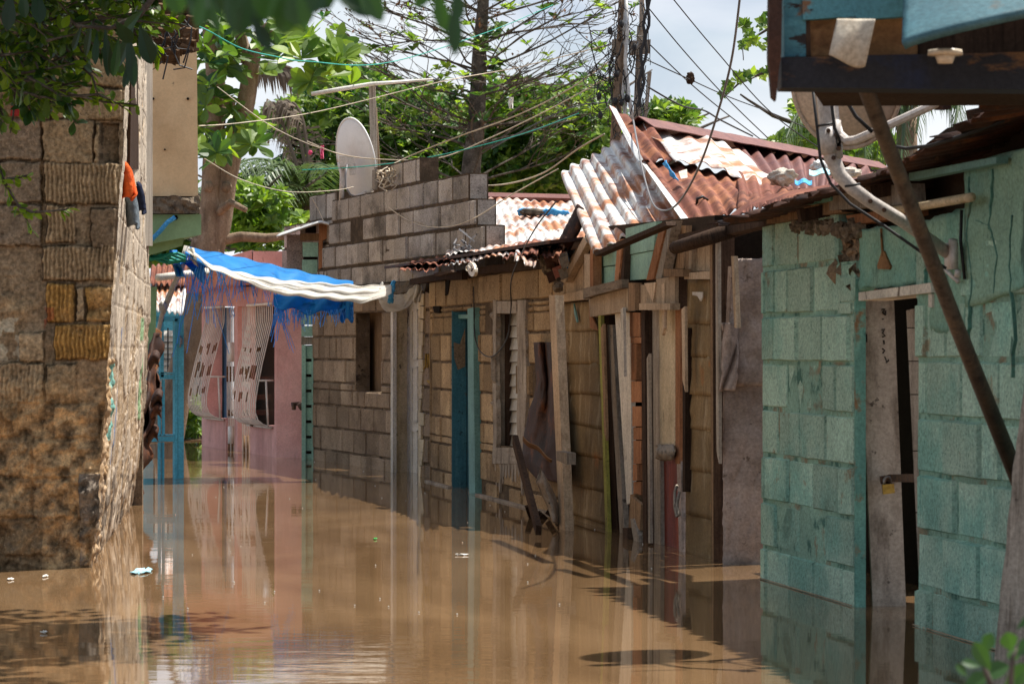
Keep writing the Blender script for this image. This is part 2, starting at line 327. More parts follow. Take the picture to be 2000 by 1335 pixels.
m['greycloth'] = M('grey_denim', (.17, .2, .225), [((.11, .13, .155), 30, .5, .7)], .9, (60, .004), .3, .1)
m['red'] = M('red_paint', (.36, .03, .025), [((.25, .02, .018), (20, 20, 4), .5, .7)], .6, (), .25)
m['yellowpaint'] = M('ochre_graffiti', (.36, .215, .045), (), .8, (), .1)
m['charcoal'] = M('charcoal_marks', (.025, .018, .014), (), .9, (), .1)
m['plasticblue'] = M('pale_blue_plastic', (.3, .58, .66), [((.5, .7, .74), 40, .5, .6)], .4, (), .2, .4)
m['plasticwhite'] = M('white_litter', (.7, .68, .62), (), .6, (), .2)
m['plasticgreen'] = M('green_litter', (.05, .3, .06), (), .5, (), .2)
m['pinkplastic'] = M('pink_plastic', (.6, .06, .16), (), .5, (), .2)
m['ground'] = M('mud', (.11, .07, .04), [((.16, .1, .055), .6, .45, .6)], .95, (), 0, .1)
# ------------------------------------------------------------------ camera, light, sky
cam = bpy.data.cameras.new('camera'); cam_o = bpy.data.objects.new('camera', cam); col.objects.link(cam_o)
cam_o.location = (0, 0, H); cam_o.rotation_euler = (math.radians(90), 0, 0)
cam.sensor_width = 36; cam.lens = 36 * F / 2000; cam.shift_y = (HY - 667.5) / 2000
cam.clip_start = .1; cam.clip_end = 2000
cam.dof.use_dof = True; cam.dof.focus_distance = 18.0; cam.dof.aperture_fstop = 13.0
scene.camera = cam_o
SUN = Vector((.34, .20, .92)).normalized()
el = math.asin(SUN.z); az = math.atan2(SUN.x, SUN.y)
sl = bpy.data.lights.new('sun', 'SUN'); sl.energy = 5.0; sl.angle = math.radians(.53); sl.color = (1, .955, .88)
so = bpy.data.objects.new('sun', sl); col.objects.link(so); so.rotation_euler = (-SUN).to_track_quat('-Z', 'Y').to_euler()
so.location = (20, 20, 40)
w = bpy.data.worlds.new('World'); scene.world = w; w.use_nodes = True
nt = w.node_tree; N = nt.nodes; L = nt.links
bg = N['Background']; sky = N.new('ShaderNodeTexSky'); sky.sky_type = 'NISHITA'; sky.sun_disc = False
sky.sun_elevation = el; sky.sun_rotation = az; sky.dust_density = 1.5; sky.air_density = 1.0
tc = N.new('ShaderNodeTexCoord'); mp = N.new('ShaderNodeMapping'); mp.inputs['Scale'].default_value = (3, 3, 7)
L.new(tc.outputs['Generated'], mp.inputs[0])
n1 = N.new('ShaderNodeTexNoise'); n1.inputs['Scale'].default_value = 1.3; n1.inputs['Detail'].default_value = 8; n1.inputs['Roughness'].default_value = .55; n1.inputs['Distortion'].default_value = .4
L.new(mp.outputs[0], n1.inputs['Vector'])
mr = N.new('ShaderNodeMapRange'); mr.inputs[1].default_value = .44; mr.inputs[2].default_value = .57; mr.inputs[3].default_value = .05; mr.inputs[4].default_value = .95
L.new(n1.outputs['Fac'], mr.inputs[0])
mp2 = N.new('ShaderNodeMapping'); mp2.inputs['Scale'].default_value = (7, 7, 17); L.new(tc.outputs['Generated'], mp2.inputs[0])
n2 = N.new('ShaderNodeTexNoise'); n2.inputs['Scale'].default_value = 1.0; n2.inputs['Detail'].default_value = 7; n2.inputs['Distortion'].default_value = .5; L.new(mp2.outputs[0], n2.inputs['Vector'])
rc = N.new('ShaderNodeValToRGB'); L.new(n2.outputs['Fac'], rc.inputs[0])
rc.color_ramp.elements[0].position = .34; rc.color_ramp.elements[0].color = (4.5, 5.15, 6.1, 1)
rc.color_ramp.elements[1].position = .56; rc.color_ramp.elements[1].color = (7.45, 7.65, 7.95, 1)
sep = N.new('ShaderNodeSeparateXYZ'); L.new(tc.outputs['Generated'], sep.inputs[0])
hz_ = N.new('ShaderNodeMapRange'); hz_.inputs[1].default_value = .07; hz_.inputs[2].default_value = .2; hz_.inputs[3].default_value = .9; hz_.inputs[4].default_value = 0
L.new(sep.outputs[2], hz_.inputs[0])
mxx = N.new('ShaderNodeMath'); mxx.operation = 'MAXIMUM'; L.new(mr.outputs[0], mxx.inputs[0]); L.new(hz_.outputs[0], mxx.inputs[1])
mx = N.new('ShaderNodeMix'); mx.data_type = 'RGBA'
L.new(mxx.outputs[0], mx.inputs[0]); L.new(sky.outputs[0], mx.inputs[6]); L.new(rc.outputs[0], mx.inputs[7])
L.new(mx.outputs[2], bg.inputs[0]); bg.inputs[1].default_value = .085
scene.view_settings.view_transform = 'Standard'; scene.view_settings.look = 'None'; scene.view_settings.exposure = EXPO = 0.70; scene.view_settings.gamma = 1
scene.cycles.max_bounces = 8; scene.cycles.diffuse_bounces = 4; scene.cycles.glossy_bounces = 3; scene.cycles.transmission_bounces = 4
scene.cycles.sample_clamp_indirect = 6

# ------------------------------------------------------------------ water and ground
wm = bpy.data.materials.new('muddy_flood_water'); wm.use_nodes = True
nt = wm.node_tree; N = nt.nodes; L = nt.links; bs = N['Principled BSDF']
tc = N.new('ShaderNodeTexCoord')
def wn(sc, det, dist=0):
    mp = N.new('ShaderNodeMapping'); mp.inputs['Scale'].default_value = sc; L.new(tc.outputs['Object'], mp.inputs[0])
    t = N.new('ShaderNodeTexNoise'); t.inputs['Scale'].default_value = 1; t.inputs['Detail'].default_value = det; t.inputs['Distortion'].default_value = dist
    L.new(mp.outputs[0], t.inputs[0]); return t.outputs['Fac']
mwr = N.new('ShaderNodeMapRange'); mwr.inputs[1].default_value = .36; mwr.inputs[2].default_value = .64; L.new(wn((1.1, .4, 1), 7, 1.2), mwr.inputs[0])
mx = N.new('ShaderNodeMix'); mx.data_type = 'RGBA'; L.new(mwr.outputs[0], mx.inputs[0])
mx.inputs[6].default_value = (.155, .090, .043, 1); mx.inputs[7].default_value = (.245, .148, .074, 1)
L.new(mx.outputs[2], bs.inputs['Base Color'])
bs.inputs['Roughness'].default_value = .035; bs.inputs['IOR'].default_value = 1.55
mpp = N.new('ShaderNodeMapping'); mpp.vector_type = 'POINT'; mpp.inputs['Location'].default_value = (.35, 210.7, 0); L.new(tc.outputs['Object'], mpp.inputs[0])
mps = N.new('ShaderNodeMapping'); mps.inputs['Scale'].default_value = (.85, .62, 1); L.new(mpp.outputs[0], mps.inputs[0])
gr_ = N.new('ShaderNodeVectorMath'); gr_.operation = 'LENGTH'; L.new(mps.outputs[0], gr_.inputs[0])
rg_ = N.new('ShaderNodeMapRange'); rg_.interpolation_type = 'SMOOTHSTEP'; rg_.inputs[1].default_value = 1.0; rg_.inputs[2].default_value = .15; rg_.inputs[3].default_value = 0; rg_.inputs[4].default_value = 1; L.new(gr_.outputs['Value'], rg_.inputs[0])
b0 = N.new('ShaderNodeBump'); b0.inputs['Distance'].default_value = .0011; L.new(rg_.outputs[0], b0.inputs['Strength']); L.new(wn((2.2, 7.5, 1), 3, .6), b0.inputs['Height'])
b1 = N.new('ShaderNodeBump'); b1.inputs['Distance'].default_value = .0006; L.new(b0.outputs[0], b1.inputs['Normal']); L.new(wn((1.6, 3.2, 1), 3, .5), b1.inputs['Height'])
b2 = N.new('ShaderNodeBump'); b2.inputs['Distance'].default_value = .00012; L.new(wn((7, 17, 1), 2, .3), b2.inputs['Height'])
L.new(b1.outputs[0], b2.inputs['Normal']); L.new(b2.outputs[0], bs.inputs['Normal'])
b = MB(); b.poly([(-300, -60, 0), (300, -60, 0), (300, 500, 0), (-300, 500, 0)])
tag(b.build('water', wm), None, None, None, 'structure')
b = MB(); b.poly([(-600, -60, -.75), (600, -60, -.75), (600, 900, -.75), (-600, 900, -.75)])
tag(b.build('ground', m['ground']), None, None, None, 'structure')

# ------------------------------------------------------------------ left block house
lh = thing('block_house', 'rough bare block house on the left with an eroded, sunlit corner', 'house', (-2.2, 14, 0))
CN = [(-120, 252), (165, 245), (320, 238), (480, 227), (600, 217), (700, 213), (790, 206), (880, 198), (1000, 190), (1060, 184), (1108, 178), (1150, 174)]
CF = [(-120, 287), (500, 287), (620, 287), (720, 285), (830, 279), (910, 270), (985, 257), (1040, 247), (1150, 240)]
DN, DF = 13.1, 18.4
def zrow(py, D): return H + (HY - py) * D / F
def prow(z, D): return HY - (z - H) * F / D
def xn0(z): return (interp(CN, prow(z, DN)) - 1000) * DN / F
def xn(z):
    k = min(1, max(.25, (prow(z, DN) - 480) / 300))
    return (interp(CN, prow(z, DN)) - 1000) * DN / F + k * (.016 * fbm((0, 4, z), 5, 4) + .008 * fbm((0, 8, z), 26, 3))
def xf(z): return (interp(CF, prow(z, DF)) - 1000) * DF / F
GB = (.30, .23, .155); OC = (.34, .205, .07); DK = (.19, .145, .105); PL = (.26, .205, .15); PA = (.38, .30, .21); SM = (.23, .185, .145)
LB = [(-260, 234, -92, 314, 'p', GB), (-88, 236, 80, 312, 'p', SM), (84, 234, 178, 316, 'p', GB), (182, 242, 190, 316, 'p', GB), (194, 240, 224, 314, 'h', DK), (88, 318, 236, 396, 'r', GB),
      (92, 402, 145, 474, 'r', GB), (174, 406, 228, 482, 'p', DK), (84, 482, 228, 547, 'r', GB), (92, 554, 142, 628, 'r', OC), (146, 560, 160, 626, 'p', PA), (165, 560, 218, 628, 'p', OC),
      (106, 634, 214, 702, 'r', OC), (2, 710, 84, 786, 'r', PA), (-90, 788, 36, 850, 'r', GB), (40, 650, 84, 705, 'p', PA), (100, 170, 238, 232, 'p', GB), (10, 160, 94, 228, 'p', GB),
      (60, 96, 160, 164, 'p', GB), (164, 96, 242, 165, 'p', GB), (-20, 30, 110, 92, 'p', SM), (114, 30, 244, 92, 'p', GB), (-20, -40, 110, 26, 'p', SM), (114, -40, 246, 26, 'p', GB),
      (-88, 318, 80, 396, 'p', SM), (-88, 402, 80, 480, 'p', SM), (-200, 484, -96, 548, 'r', GB), (-200, 554, -96, 628, 'p', GB), (0, 860, 60, 930, 'p', GB), (-260, 318, -92, 396, 'p', GB), (90, 712, 146, 786, 'p', GB), (104, 792, 184, 852, 'p', PA), (-20, 936, 58, 1006, 'p', GB), (66, 940, 132, 1010, 'p', PA), (10, 1014, 104, 1082, 'p', GB), (66, 862, 150, 930, 'p', GB)]
def lf(px, py):
    best = None
    for x0, y0, x1, y1, k, c in LB:
        e = min(px - x0, x1 - px, py - y0, y1 - py)
        if e > -3 and (best is None or e > best[0]): best = (e, k, c, px - x0)
    return best
cols = []
def front(u, v):
    z = -.12 + v * 3.05; X = xn(z); x = lerp(-3.1, X, u ** .62); y = lerp(12.72, 13.1, u ** .62)
    px = x * F / 13 + 1000; py = prow(z, 13.0)
    q = (x, 0, z); er = min(1, max(0, (py - 690) / 120)) ; er = max(er, min(1, max(0, fbm((x, 3, z), 3.0) * 2)) * .5 if py > 540 else 0)
    n1 = fbm(q, 14, 4); n2 = fbm((x, 7, z), 55, 3); n3 = fbm((x, 1, z), 4, 4)
    h = n1 * .005 + n2 * .003; c = Vector(PL)
    bl = lf(px + n1 * 4, py + fbm((z, 5, x), 14, 3) * 4)
    if bl:
        e, k, cc, dx = bl; a = min(1, max(0, (e + 2) / 3.2)); a *= 1 - er * .35
        if k == 'h': h -= .03 * a
        else:
            h += .024 * a
            if k == 'r': rb = math.sin(dx * 2 * math.pi / 8.2); h += a * .005 * rb; cc = Vector(cc) * (1 + .22 * rb)
        c = lerp(Vector((.17, .125, .085)), Vector(cc), a)
    else: h -= .004
    if er > 0:
        h += er * (n3 * .05 + abs(n1) * -.022 + fbm((x, 2, z), 9, 5) * .03)
        c = lerp(c, lerp(Vector((.26, .185, .115)), Vector((.40, .275, .15)), min(1, max(0, .55 + n3 * .5 + n1 * .9))), er * .8)
    if py > 960 and px < 80: c = lerp(c, Vector((.095, .075, .055)), min(1, (py - 960) / 60) * min(1, max(0, .5 + n1)))
    if 150 < px < 200 and 925 < py < 1108 and n3 > -.25: c = lerp(c, Vector((.15, .13, .115)), min(1, max(0, (n3 + .25) * 4))); h += .01
    if px < 40 and 620 < py < 705 and n1 > .02: c = Vector((.40, .37, .31))
    if 85 < px < 105 and 600 < py < 650 and n1 > -.1: c = lerp(c, Vector((.28, .06, .035)), .6)
    c = c * max(.4, 1 + n2 * .45 + n1 * (.3 + .5 * er))
    if bl and -2.2 < bl[0] < 1.0 and n1 < .12 and er < .6: c = c * .45
    if u > .985: h *= .3
    cols.append((max(.01, c.x * 1.18), max(.01, c.y * 1.1), max(.01, c.z * .98)))
    return (x, y - h, z)
b = MB(); b.grid(front, 330, 520, 0); b.build('front_wall', m['lwall'], lh, True, cols)
cols = []
def side(u, v):
    z = -.12 + v * 3.05
    D = lerp(DN, DF, u); x = lerp(xn0(z), xf(z), u) + (xn(z) - xn0(z)) * math.exp(-u * 22)
    py = prow(z, D)
    low = min(1, max(0, (py - 560) / 160))
    n1 = fbm((D * .55, z * .8, 2), 2.2, 4); n2 = fbm((D * 2.4, z * .5, 5), 5, 4); n3 = fbm((D * 1.3, z, 9), 34, 4); n4 = fbm((D * .8, z * 1.3, 21), 3.0, 5)
    gv = min(1, max(0, (n4 + .02 + .35 * low - .22) / .08))
    h = n1 * .008 + (1 - gv) * (.007 + n2 * .003 + n3 * .0008) + gv * (n3 * .0034 - max(0, n3 - .15) * .006 + n2 * .003)
    # block courses of the alley face
    k = (z % .2) / .2
    if k < .05: h -= .004 * (1 - low * .6)
    s = ((D - DN) + (.2 if int(z / .2) % 2 else 0)) % .4
    if s < .018: h -= .01 * (1 - low * .6)
    c = lerp(Vector((.46, .365, .265)), Vector((.60, .51, .405)), min(1, max(0, .5 + n2 * 1.6)))
    g_ = Vector((.41, .285, .165)) if n3 < .1 else Vector((.62, .5, .36)) if n3 > .3 else Vector((.27, .185, .11))
    c = lerp(c, g_, gv * .85)
    if n1 < -.25 and gv < .5: c = lerp(c, Vector((.33, .27, .21)), .7)
    if n2 < -.22: c = lerp(c, Vector((.2, .155, .12)), .7); h -= .004
    if u < .10 and py > 700: c = lerp(c, Vector((.42, .25, .11)), .55); h += .02 * fbm((D, z, 4), 16, 4)
    if 13.4 < D < 13.62 and 690 < py < 860 and n1 > -.15: c = Vector((.2, .42, .36))
    if 17.2 < D < 17.6 and 620 < py < 820 and n1 > -.1: c = Vector((.27, .40, .22))
    if 14.1 < D < 14.25 and 640 < py < 1000 and n2 > .02: c = Vector((.16, .24, .42))
    if py > 925 and fbm((D, z, 14), 7, 4) > .02: c = lerp(c, Vector((.09, .07, .055)), .8)
    if u > .93: c = lerp(c, Vector((.26, .185, .12)), .5); h += .02 * n2
    c = c * (1 + n3 * .25)
    if u < .01: h = h * .3
    cols.append((max(.01, c.x), max(.01, c.y), max(.01, c.z)))
    return (x + h, D, z)
b = MB(); b.grid(side, 300, 380, 0); b.build('side_wall', m['lwall'], lh, True, cols)
b = MB(); b.prism([(-3.1, 12.8, 2.9), (-1.78, 13.16, 2.9), (-2.36, 18.3, 2.9), (-3.3, 18.3, 2.9)], (0, 0, .06)); b.build('wall_cap', m['concrete'], lh)
b = MB(); b.prism([(-2.36, 18.3, -.1), (-3.3, 18.3, -.1), (-3.3, 18.3, 2.9), (-2.36, 18.3, 2.9)], (0, .05, 0)); b.build('rear_wall', m['concrete'], lh)
# timber door post on the far end of the alley face
b = MB(); pts = [at(272, 90, 17.6), at(289, 90, 18.35), at(289, 480, 18.35), at(273, 480, 17.6)]
b.prism([p + V(.03, 0, 0) for p in pts], (-.06, 0, 0)); b.build('timber_post', m['wgrey'], lh)
b = MB(); pts = [at(246, 150, 13.4), at(262, 150, 15.6), at(262, 330, 15.6), at(243, 330, 13.4)]
b.prism([p + V(.025, 0, 0) for p in pts], (-.05, 0, 0)); b.build('gap_shade_board', m['wdark'], lh)  # dark board standing in for the shaded gap in the alley face
# red shutter in its opening, high on the front
rs = []
b = MB()
for y0, y1 in ((148, 164), (166, 183), (186, 202), (204, 226)):
    b.prism([at(22, y0, 12.86), at(66, y0 + 2, 12.86), at(66, y1, 12.86), at(20, y1, 12.86)], (0, .03, 0), R.uniform(.3, .7))
b.build('shutter', m['red'], lh)
b = MB(); b.prism([at(66, 140, 12.85), at(72, 140, 12.85), at(72, 230, 12.85), at(66, 230, 12.85)], (0, .04, 0)); b.build('shutter_frame', m['wlight'], lh)

# clothes on a nail of the alley face
def cloth(name, label, cat, top, bottom, mat, D, wob, gp=None):
    b = MB()
    def fn(u, v):
        l = interp(top, v); r_ = interp(bottom, v)
        px = lerp(l, r_, u); py = lerp(wob[0], wob[1], v) + 5 * math.sin(u * 5 + v * 3)
        d = D + .05 * math.sin(u * 9 + v * 2) + .1 * u
        return at(px, py, d) + V(.01 * math.sin(u * 14 + v * 4), 0, 0)
    b.grid(fn, 14, 18, .012)
    return b.build(name, mat, None, True)
o = cloth('hanging_shirt', '', '', [(0, 240), (.3, 239), (.7, 241), (1, 243)], [(0, 242), (.2, 254), (.6, 264), (.85, 272), (1, 262)], [m['orangecloth']], 13.25, (320, 388))
tag(o, 'orange shirt hanging from the corner of the block house', 'shirt')
o = cloth('hanging_trousers', '', '', [(0, 249), (.5, 250), (1, 256)], [(0, 260), (.5, 270), (1, 275)], [m['greycloth']], 13.6, (378, 443))
tag(o, 'grey denim trouser leg hanging below the orange shirt', 'trousers')
o = cloth('hanging_shirt', '', '', [(0, 266), (.5, 270), (1, 274)], [(0, 270), (.5, 281), (1, 286)], [m['navycloth']], 14.1, (360, 414))
tag(o, 'navy garment hanging behind the orange shirt', 'shirt')

# upper storey box of the house beyond
ub = thing('overhanging_house', 'cream upper storey jutting over the alley on a pale green underside', 'house', (-3.0, 21, .9))
Dq = 20.0
def frust(b, pts, depth, tone=.5): b.prism([at(x, y, Dq) for x, y in pts], (-.75, depth, 0), tone)
b = MB(); frust(b, [(150, -60), (383, -60), (387, 383), (150, 383)], 3.5); b.build('wall', m['beige'], ub)
b = MB()
def lip(u, v):
    px = lerp(150, 391, u); py = lerp(384, 417, v) + 3 * math.sin(u * 30) * (v < .1); return at(px, py, Dq - .06) + V(0, -.03 * fbm((u * 12, v * 3, 1), 1.2), 0)
b.grid(lip, 60, 5, 0); frust(b, [(150, 385), (390, 385), (390, 416), (150, 416)], 3.3); b.build('concrete_lip', m['concrete'], ub)
b = MB(); frust(b, [(150, 418.5), (393, 418.5), (393, 458), (284, 478), (150, 492)], 3.2); b.build('underside_beam', m['lime'], ub)
b = MB(); b.prism([at(x, y, Dq + .12) for x, y in [(150, 493), (284, 478), (360, 464), (356, 480), (300, 496), (150, 512)]], (-.7, 2.8, 0)); b.build('underside', m['lime'], ub)
for x, y, r_ in ((299, 193, .01), (367, 193, .01), (322, 292, .007), (343, 425, .018)):
    b = MB(); b.tube([at(x, y, Dq - .02), at(x, y, Dq + .03)], r_, 6); b.build('wall_hole', m['dark'], ub)
b = MB(); b.tube([at(342, 424, Dq - .05), at(327, 434, Dq - .06), at(312, 452, Dq - .06), at(296, 468, Dq - .06), at(280, 478, Dq - .05)], .018, 6)
tag(b.build('tied_rope', m['rope'], None, True), 'blue rope tied to the pale green underside of the cream house', 'rope')
b = MB()
for k in range(5):
    b.tube([at(283 + i * 16, 500 + 6 * math.sin(i * 1.3 + k) + k * 2, 21.4 + .02 * k) for i in range(6)], .012, 5)
tag(b.build('tied_rope', m['cordgreen'], None, True), 'bundle of teal cord under the cream house beside the tarp knot', 'rope')
# rotten shingle eave
b = MB()
for k in range(7):
    y0 = -40 + k * 22; x0 = 250; xr = 386 + R.uniform(-4, 6) - (0 if k < 6 else 30)
    def sh(u, v, y0=y0, xr=xr, k=k):
        px = lerp(x0, xr, u); py = y0 + 26 * v - 12 * (1 - u) * 0 + u * 6 + 4 * fbm((u * 8, k, v), 1.5)
        return at(px, py, 19.2 - .05 * k + .08 * v) + V(0, .02 * math.sin(u * 30 + k), 0)
    b.grid(sh, 34, 3, .018, R.uniform(.2, .8))
for k in range(26):
    x = R.uniform(285, 386); y = R.uniform(60, 100); b.beam(at(x, y, 18.9), at(x + R.uniform(-26, 26), y + R.uniform(4, 18), 18.95), .02, .012, None, R.random())
tag(b.build('shingle_eave', m['shingle']), 'rotten wooden shingle eave above the cream wall', 'eave')
b = MB()
for k in range(9):
    x = R.uniform(290, 360); y = R.uniform(30, 80)
    b.tube([at(x + 14 * math.sin(i * .9 + k) + i * R.uniform(-4, 6), y + i * R.uniform(10, 20), 18.6) for i in range(6)], .005, 4)
tag(b.build('loose_wires', m['wire']), 'loose dark wires dangling from the shingle eave', 'wires', None, 'stuff')

# rusty scrap against the far end of the wall
b = MB()
cx = [(640, 316), (700, 300), (760, 308), (800, 300), (850, 288), (900, 280), (960, 270), (1000, 262)]
def scrap(u, v):
    py = lerp(650, 990, v); c = interp(cx, py)
    px = c - 16 + 20 * u + 7 * math.sin(py * .09 + u * 3) * u + 6 * fbm((py * .03, u * 2, 3), 1.3)
    return at(px, py, lerp(19.6, 18.55, v)) + V(.0, .12 * math.sin(u * 6 + py * .03), 0)
b.grid(scrap, 16, 60, .008)
for y, x in ((700, 300), (775, 306), (800, 304), (845, 298)):
    b.grid(lambda u, v, x=x, y=y: at(x - 8 + 20 * u, y + 24 * v - 16 * math.sin(u * 2.6), 19.0) + V(0, -.06 * math.sin(v * 3), 0), 8, 6, .006, R.uniform(.3, 1))
tag(b.build('scrap_metal', m['rustdark'], None, True), 'crumpled dark rusty scrap strip leaning on the end of the block house', 'scrap metal')
b = MB(); b.prism([at(304, 640, 19.8), at(316, 648, 19.8), at(312, 700, 19.75), at(303, 732, 19.7), at(298, 725, 19.7)], (0, .02, 0))
tag(b.build('broken_board', m['worange']), 'splintered orange board sticking up beside the turquoise gate', 'board')
b = MB(); b.prism([at(288, 560, 21.5), at(307, 560, 21.5), at(303, 680, 21.3), at(297, 705, 21.3), at(287, 705, 21.3)], (-.05, .05, 0))
b2 = b.build('gate_post', m['lime']); tag(b2, 'pale green post standing just left of the turquoise gate', 'post')

# turquoise gate
g = thing('metal_gate', 'narrow open turquoise metal gate standing in the flood', 'gate', at(345, 930, 22))
Dg = 22.0
def gb(x0, y0, x1, y1, nm, th=.045):
    b = MB(); b.prism([at(x0, y0, Dg), at(x1, y0, Dg), at(x1, y1, Dg), at(x0, y1, Dg)], (-.02, th, 0)); return b.build(nm, m['gateblue'], g)
gb(348, 616, 359, 945, 'post'); gb(341.5, 622, 347, 945, 'post', .03); gb(314, 622, 320, 736, 'stile', .03)
gb(288, 617, 347.5, 627, 'rail'); gb(288, 731, 341, 740, 'rail'); gb(286, 852, 341, 862, 'rail')
for y, h_ in ((731, 9), (852, 9)):
    b = MB(); b.prism([at(286, y - 4, Dg), at(341, y - 4, Dg), at(341, y - 1, Dg), at(286, y - 1, Dg)], (0, .1, 0)); b.build('shelf_edge', m['gateblue'], g)
gb(312.5, 741, 314.5, 851, 'bar', .015); gb(320.5, 741, 322, 851, 'bar', .015); gb(312.5, 863, 314.5, 945, 'bar', .015); gb(319.5, 863, 321, 945, 'bar', .015)
b = MB(); b.tube([at(353.5, 660, Dg - .02), at(353.5, 672, Dg - .025)], .012, 8); b.tube([at(352, 655, Dg - .01), at(352, 678, Dg - .01)], .007, 6); b.build('latch', m['steel'], g)

# crooked tarp pole and its pipe
b = MB(); b.tube([at(365, 480, 21.7), at(358, 510, 21.7), at(348, 540, 21.7), at(338, 560, 21.75), at(322, 600, 21.8), at(316, 616, 21.8), at(300, 690, 21.9), at(296, 740, 22)], [.022, .026, .02, .022, .024, .018, .016, .016], 8)
b.blob(at(318, 600, 21.75), (.03, .03, .05), .3, 3, 8, .1)
tag(b.build('tarp_pole', m['metalwhite'], None, True), 'crooked pale stick propping up the left end of the blue tarp', 'pole')
b = MB(); b.tube([at(308, 542, 23.5), at(404, 530, 24.0)], .03, 12); tag(b.build('water_pipe', m['pvc'], None, True), 'white plastic pipe sticking out below the left end of the tarp', 'pipe')

# ------------------------------------------------------------------ blue house at the far end of the alley
bh = thing('blue_house', 'turquoise house with white louvred windows far down the alley', 'house', at(340, 800, 35))
Db = 35.0
def bq(pts, d, nm, mat, th=.06):
    b = MB(); b.prism([at(x, y, Db + d) for x, y in pts], (0, th, 0)); return b.build(nm, mat, bh)
bq([(200, 606), (400, 606), (400, 870), (200, 870)], 0, 'wall', m['gateblue'], 2.5)
for x0, x1 in ((300, 345), (368, 397)):
    b = MB()
    for k in range(11):
        y0 = 645 + k * 11.5; b.prism([at(x0, y0, Db - .09), at(x1, y0, Db - .09), at(x1, y0 + 10.8, Db - .13), at(x0, y0 + 10.8, Db - .13)], (0, .02, 0), R.uniform(.35, .65))
    wd = b.build('window', m['louvre'], bh)
    b = MB()
    for x in ((x0 + 28, x0 + 1) if x1 < 350 else (x0 + 5, x0 + 22)): b.tube([at(x, 640, Db - .2), at(x, 772, Db - .2)], .01, 5)
    for y in (668, 700, 735): b.tube([at(x0, y, Db - .2), at(x1, y, Db - .2)], .006, 5)
    b.build('window_bars', m['wire'], wd)
def corr(b, c00, c10, c11, c01, n, amp, nv=10, thick=.004, jag=0.0, tone=.5, mi=0, per=9, warp=0.0, seed=0):
    c = [Vector(q) for q in (c00, c10, c11, c01)]
    nn = (c[1] - c[0]).cross(c[3] - c[0]).normalized()
    if nn.z < 0: nn = -nn
    def fn(u, v):
        vv = v
        if jag and v > .99: vv = v + jag * noise.noise(Vector((u * n * 1.7, seed, 2))) + jag * .5 * noise.noise(Vector((u * n * 6, seed, 7)))
        p = lerp(lerp(c[0], c[1], u), lerp(c[3], c[2], u), vv)
        return p + nn * (amp * math.sin(2 * math.pi * n * u) + warp * noise.noise(Vector((u * 2.5, v * 2.5, seed * 3.1))))
    b.grid(fn, int(round(n * per)), nv, thick, tone, mi)
b = MB()
corr(b, at(296, 520, 34.6), at(372, 512, 34.9), at(366, 560, 34.0), at(292, 556, 33.8), 7, .018, 6, .005, .05, .6, 0, 8, .02, 1)
corr(b, at(294, 547, 34.2), at(368, 548, 34.3), at(366, 615, 33.3), at(290, 606, 33.1), 7, .018, 6, .005, .03, .5, 1, 8, .02, 2)
b.build('roof', [m['rust'], m['rustmix']], bh, True)

# ------------------------------------------------------------------ pink house
PK = Plane(gw(396, 870), gw(540, 893))
pk = thing('pink_house', 'pink house with two bulging white window grilles', 'house', PK.pt(540, 893))
def board(nm, pl, pts, off, th, mat, parent, tone=None, mi=0):
    b = MB(); b.prism([pl.pt(x, y, off) for x, y in pts], -pl.n * th, R.uniform(.25, .75) if tone is None else tone); return b.build(nm, mat, parent)
def rect(x0, y0, x1, y1): return [(x0, y0), (x1, y0), (x1, y1), (x0, y1)]
b = MB()
for x0, y0, x1, y1 in ((394, 560, 400, 915), (400, 560, 536, 598), (400.05, 816, 441, 915), (458, 598.1, 464, 915), (536.05, 560, 540, 915), (488, 830, 536, 915)):
    b.prism([PK.pt(x, y) for x, y in rect(x0, y0, x1, y1)], -PK.n * .18)
b.build('wall', m['pink'], pk)
SD = Plane(gw(540, 893), gw(590, 893.8))
b = MB(); b.prism([at(540, 545, 26.27), at(590, 545, 26.2), at(590, 915, 26.2), at(540, 915, 26.27)], (-.0, .3, 0)); b.build('end_wall', m['pink'], pk)
b = MB(); b.prism([at(363, 541, 27.6), at(430, 528, 26.6), at(540, 524, 25.9), at(540, 552, 25.9), at(470, 553, 26.6), at(430, 556, 27.2), at(394, 568, 29.0), at(363, 572, 29.4)], (.3, 1.4, 0)); b.build('roof_slab', m['pink'], pk)
b = MB(); b.prism([at(440, 505, 28.5), at(462, 496, 28.5), at(492, 488, 28.5), at(494, 560, 28.5), at(440, 560, 28.5)], (.0, .2, 0), .2); b.prism([at(494.2, 490, 28.45), at(590, 491, 28.4), at(590, 560, 28.4), at(494.2, 560, 28.45)], (0, .2, 0), .1); b.build('parapet', m['pink'], pk)
board('blue_door', PK, rect(400, 600, 443, 920), -.2, .05, m['doorblue'], pk)
board('red_reveal', PK, rect(463, 600, 478, 915), -.16, .03, m['pinkdark'], pk)
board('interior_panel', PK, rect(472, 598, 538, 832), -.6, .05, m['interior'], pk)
b = MB()
for y in (735, 770, 800): b.prism([PK.pt(x, yy, -.3) for x, yy in rect(500, y, 540, y + 10)], -PK.n * .05)
b.build('inner_shelf', m['wdark'], pk)
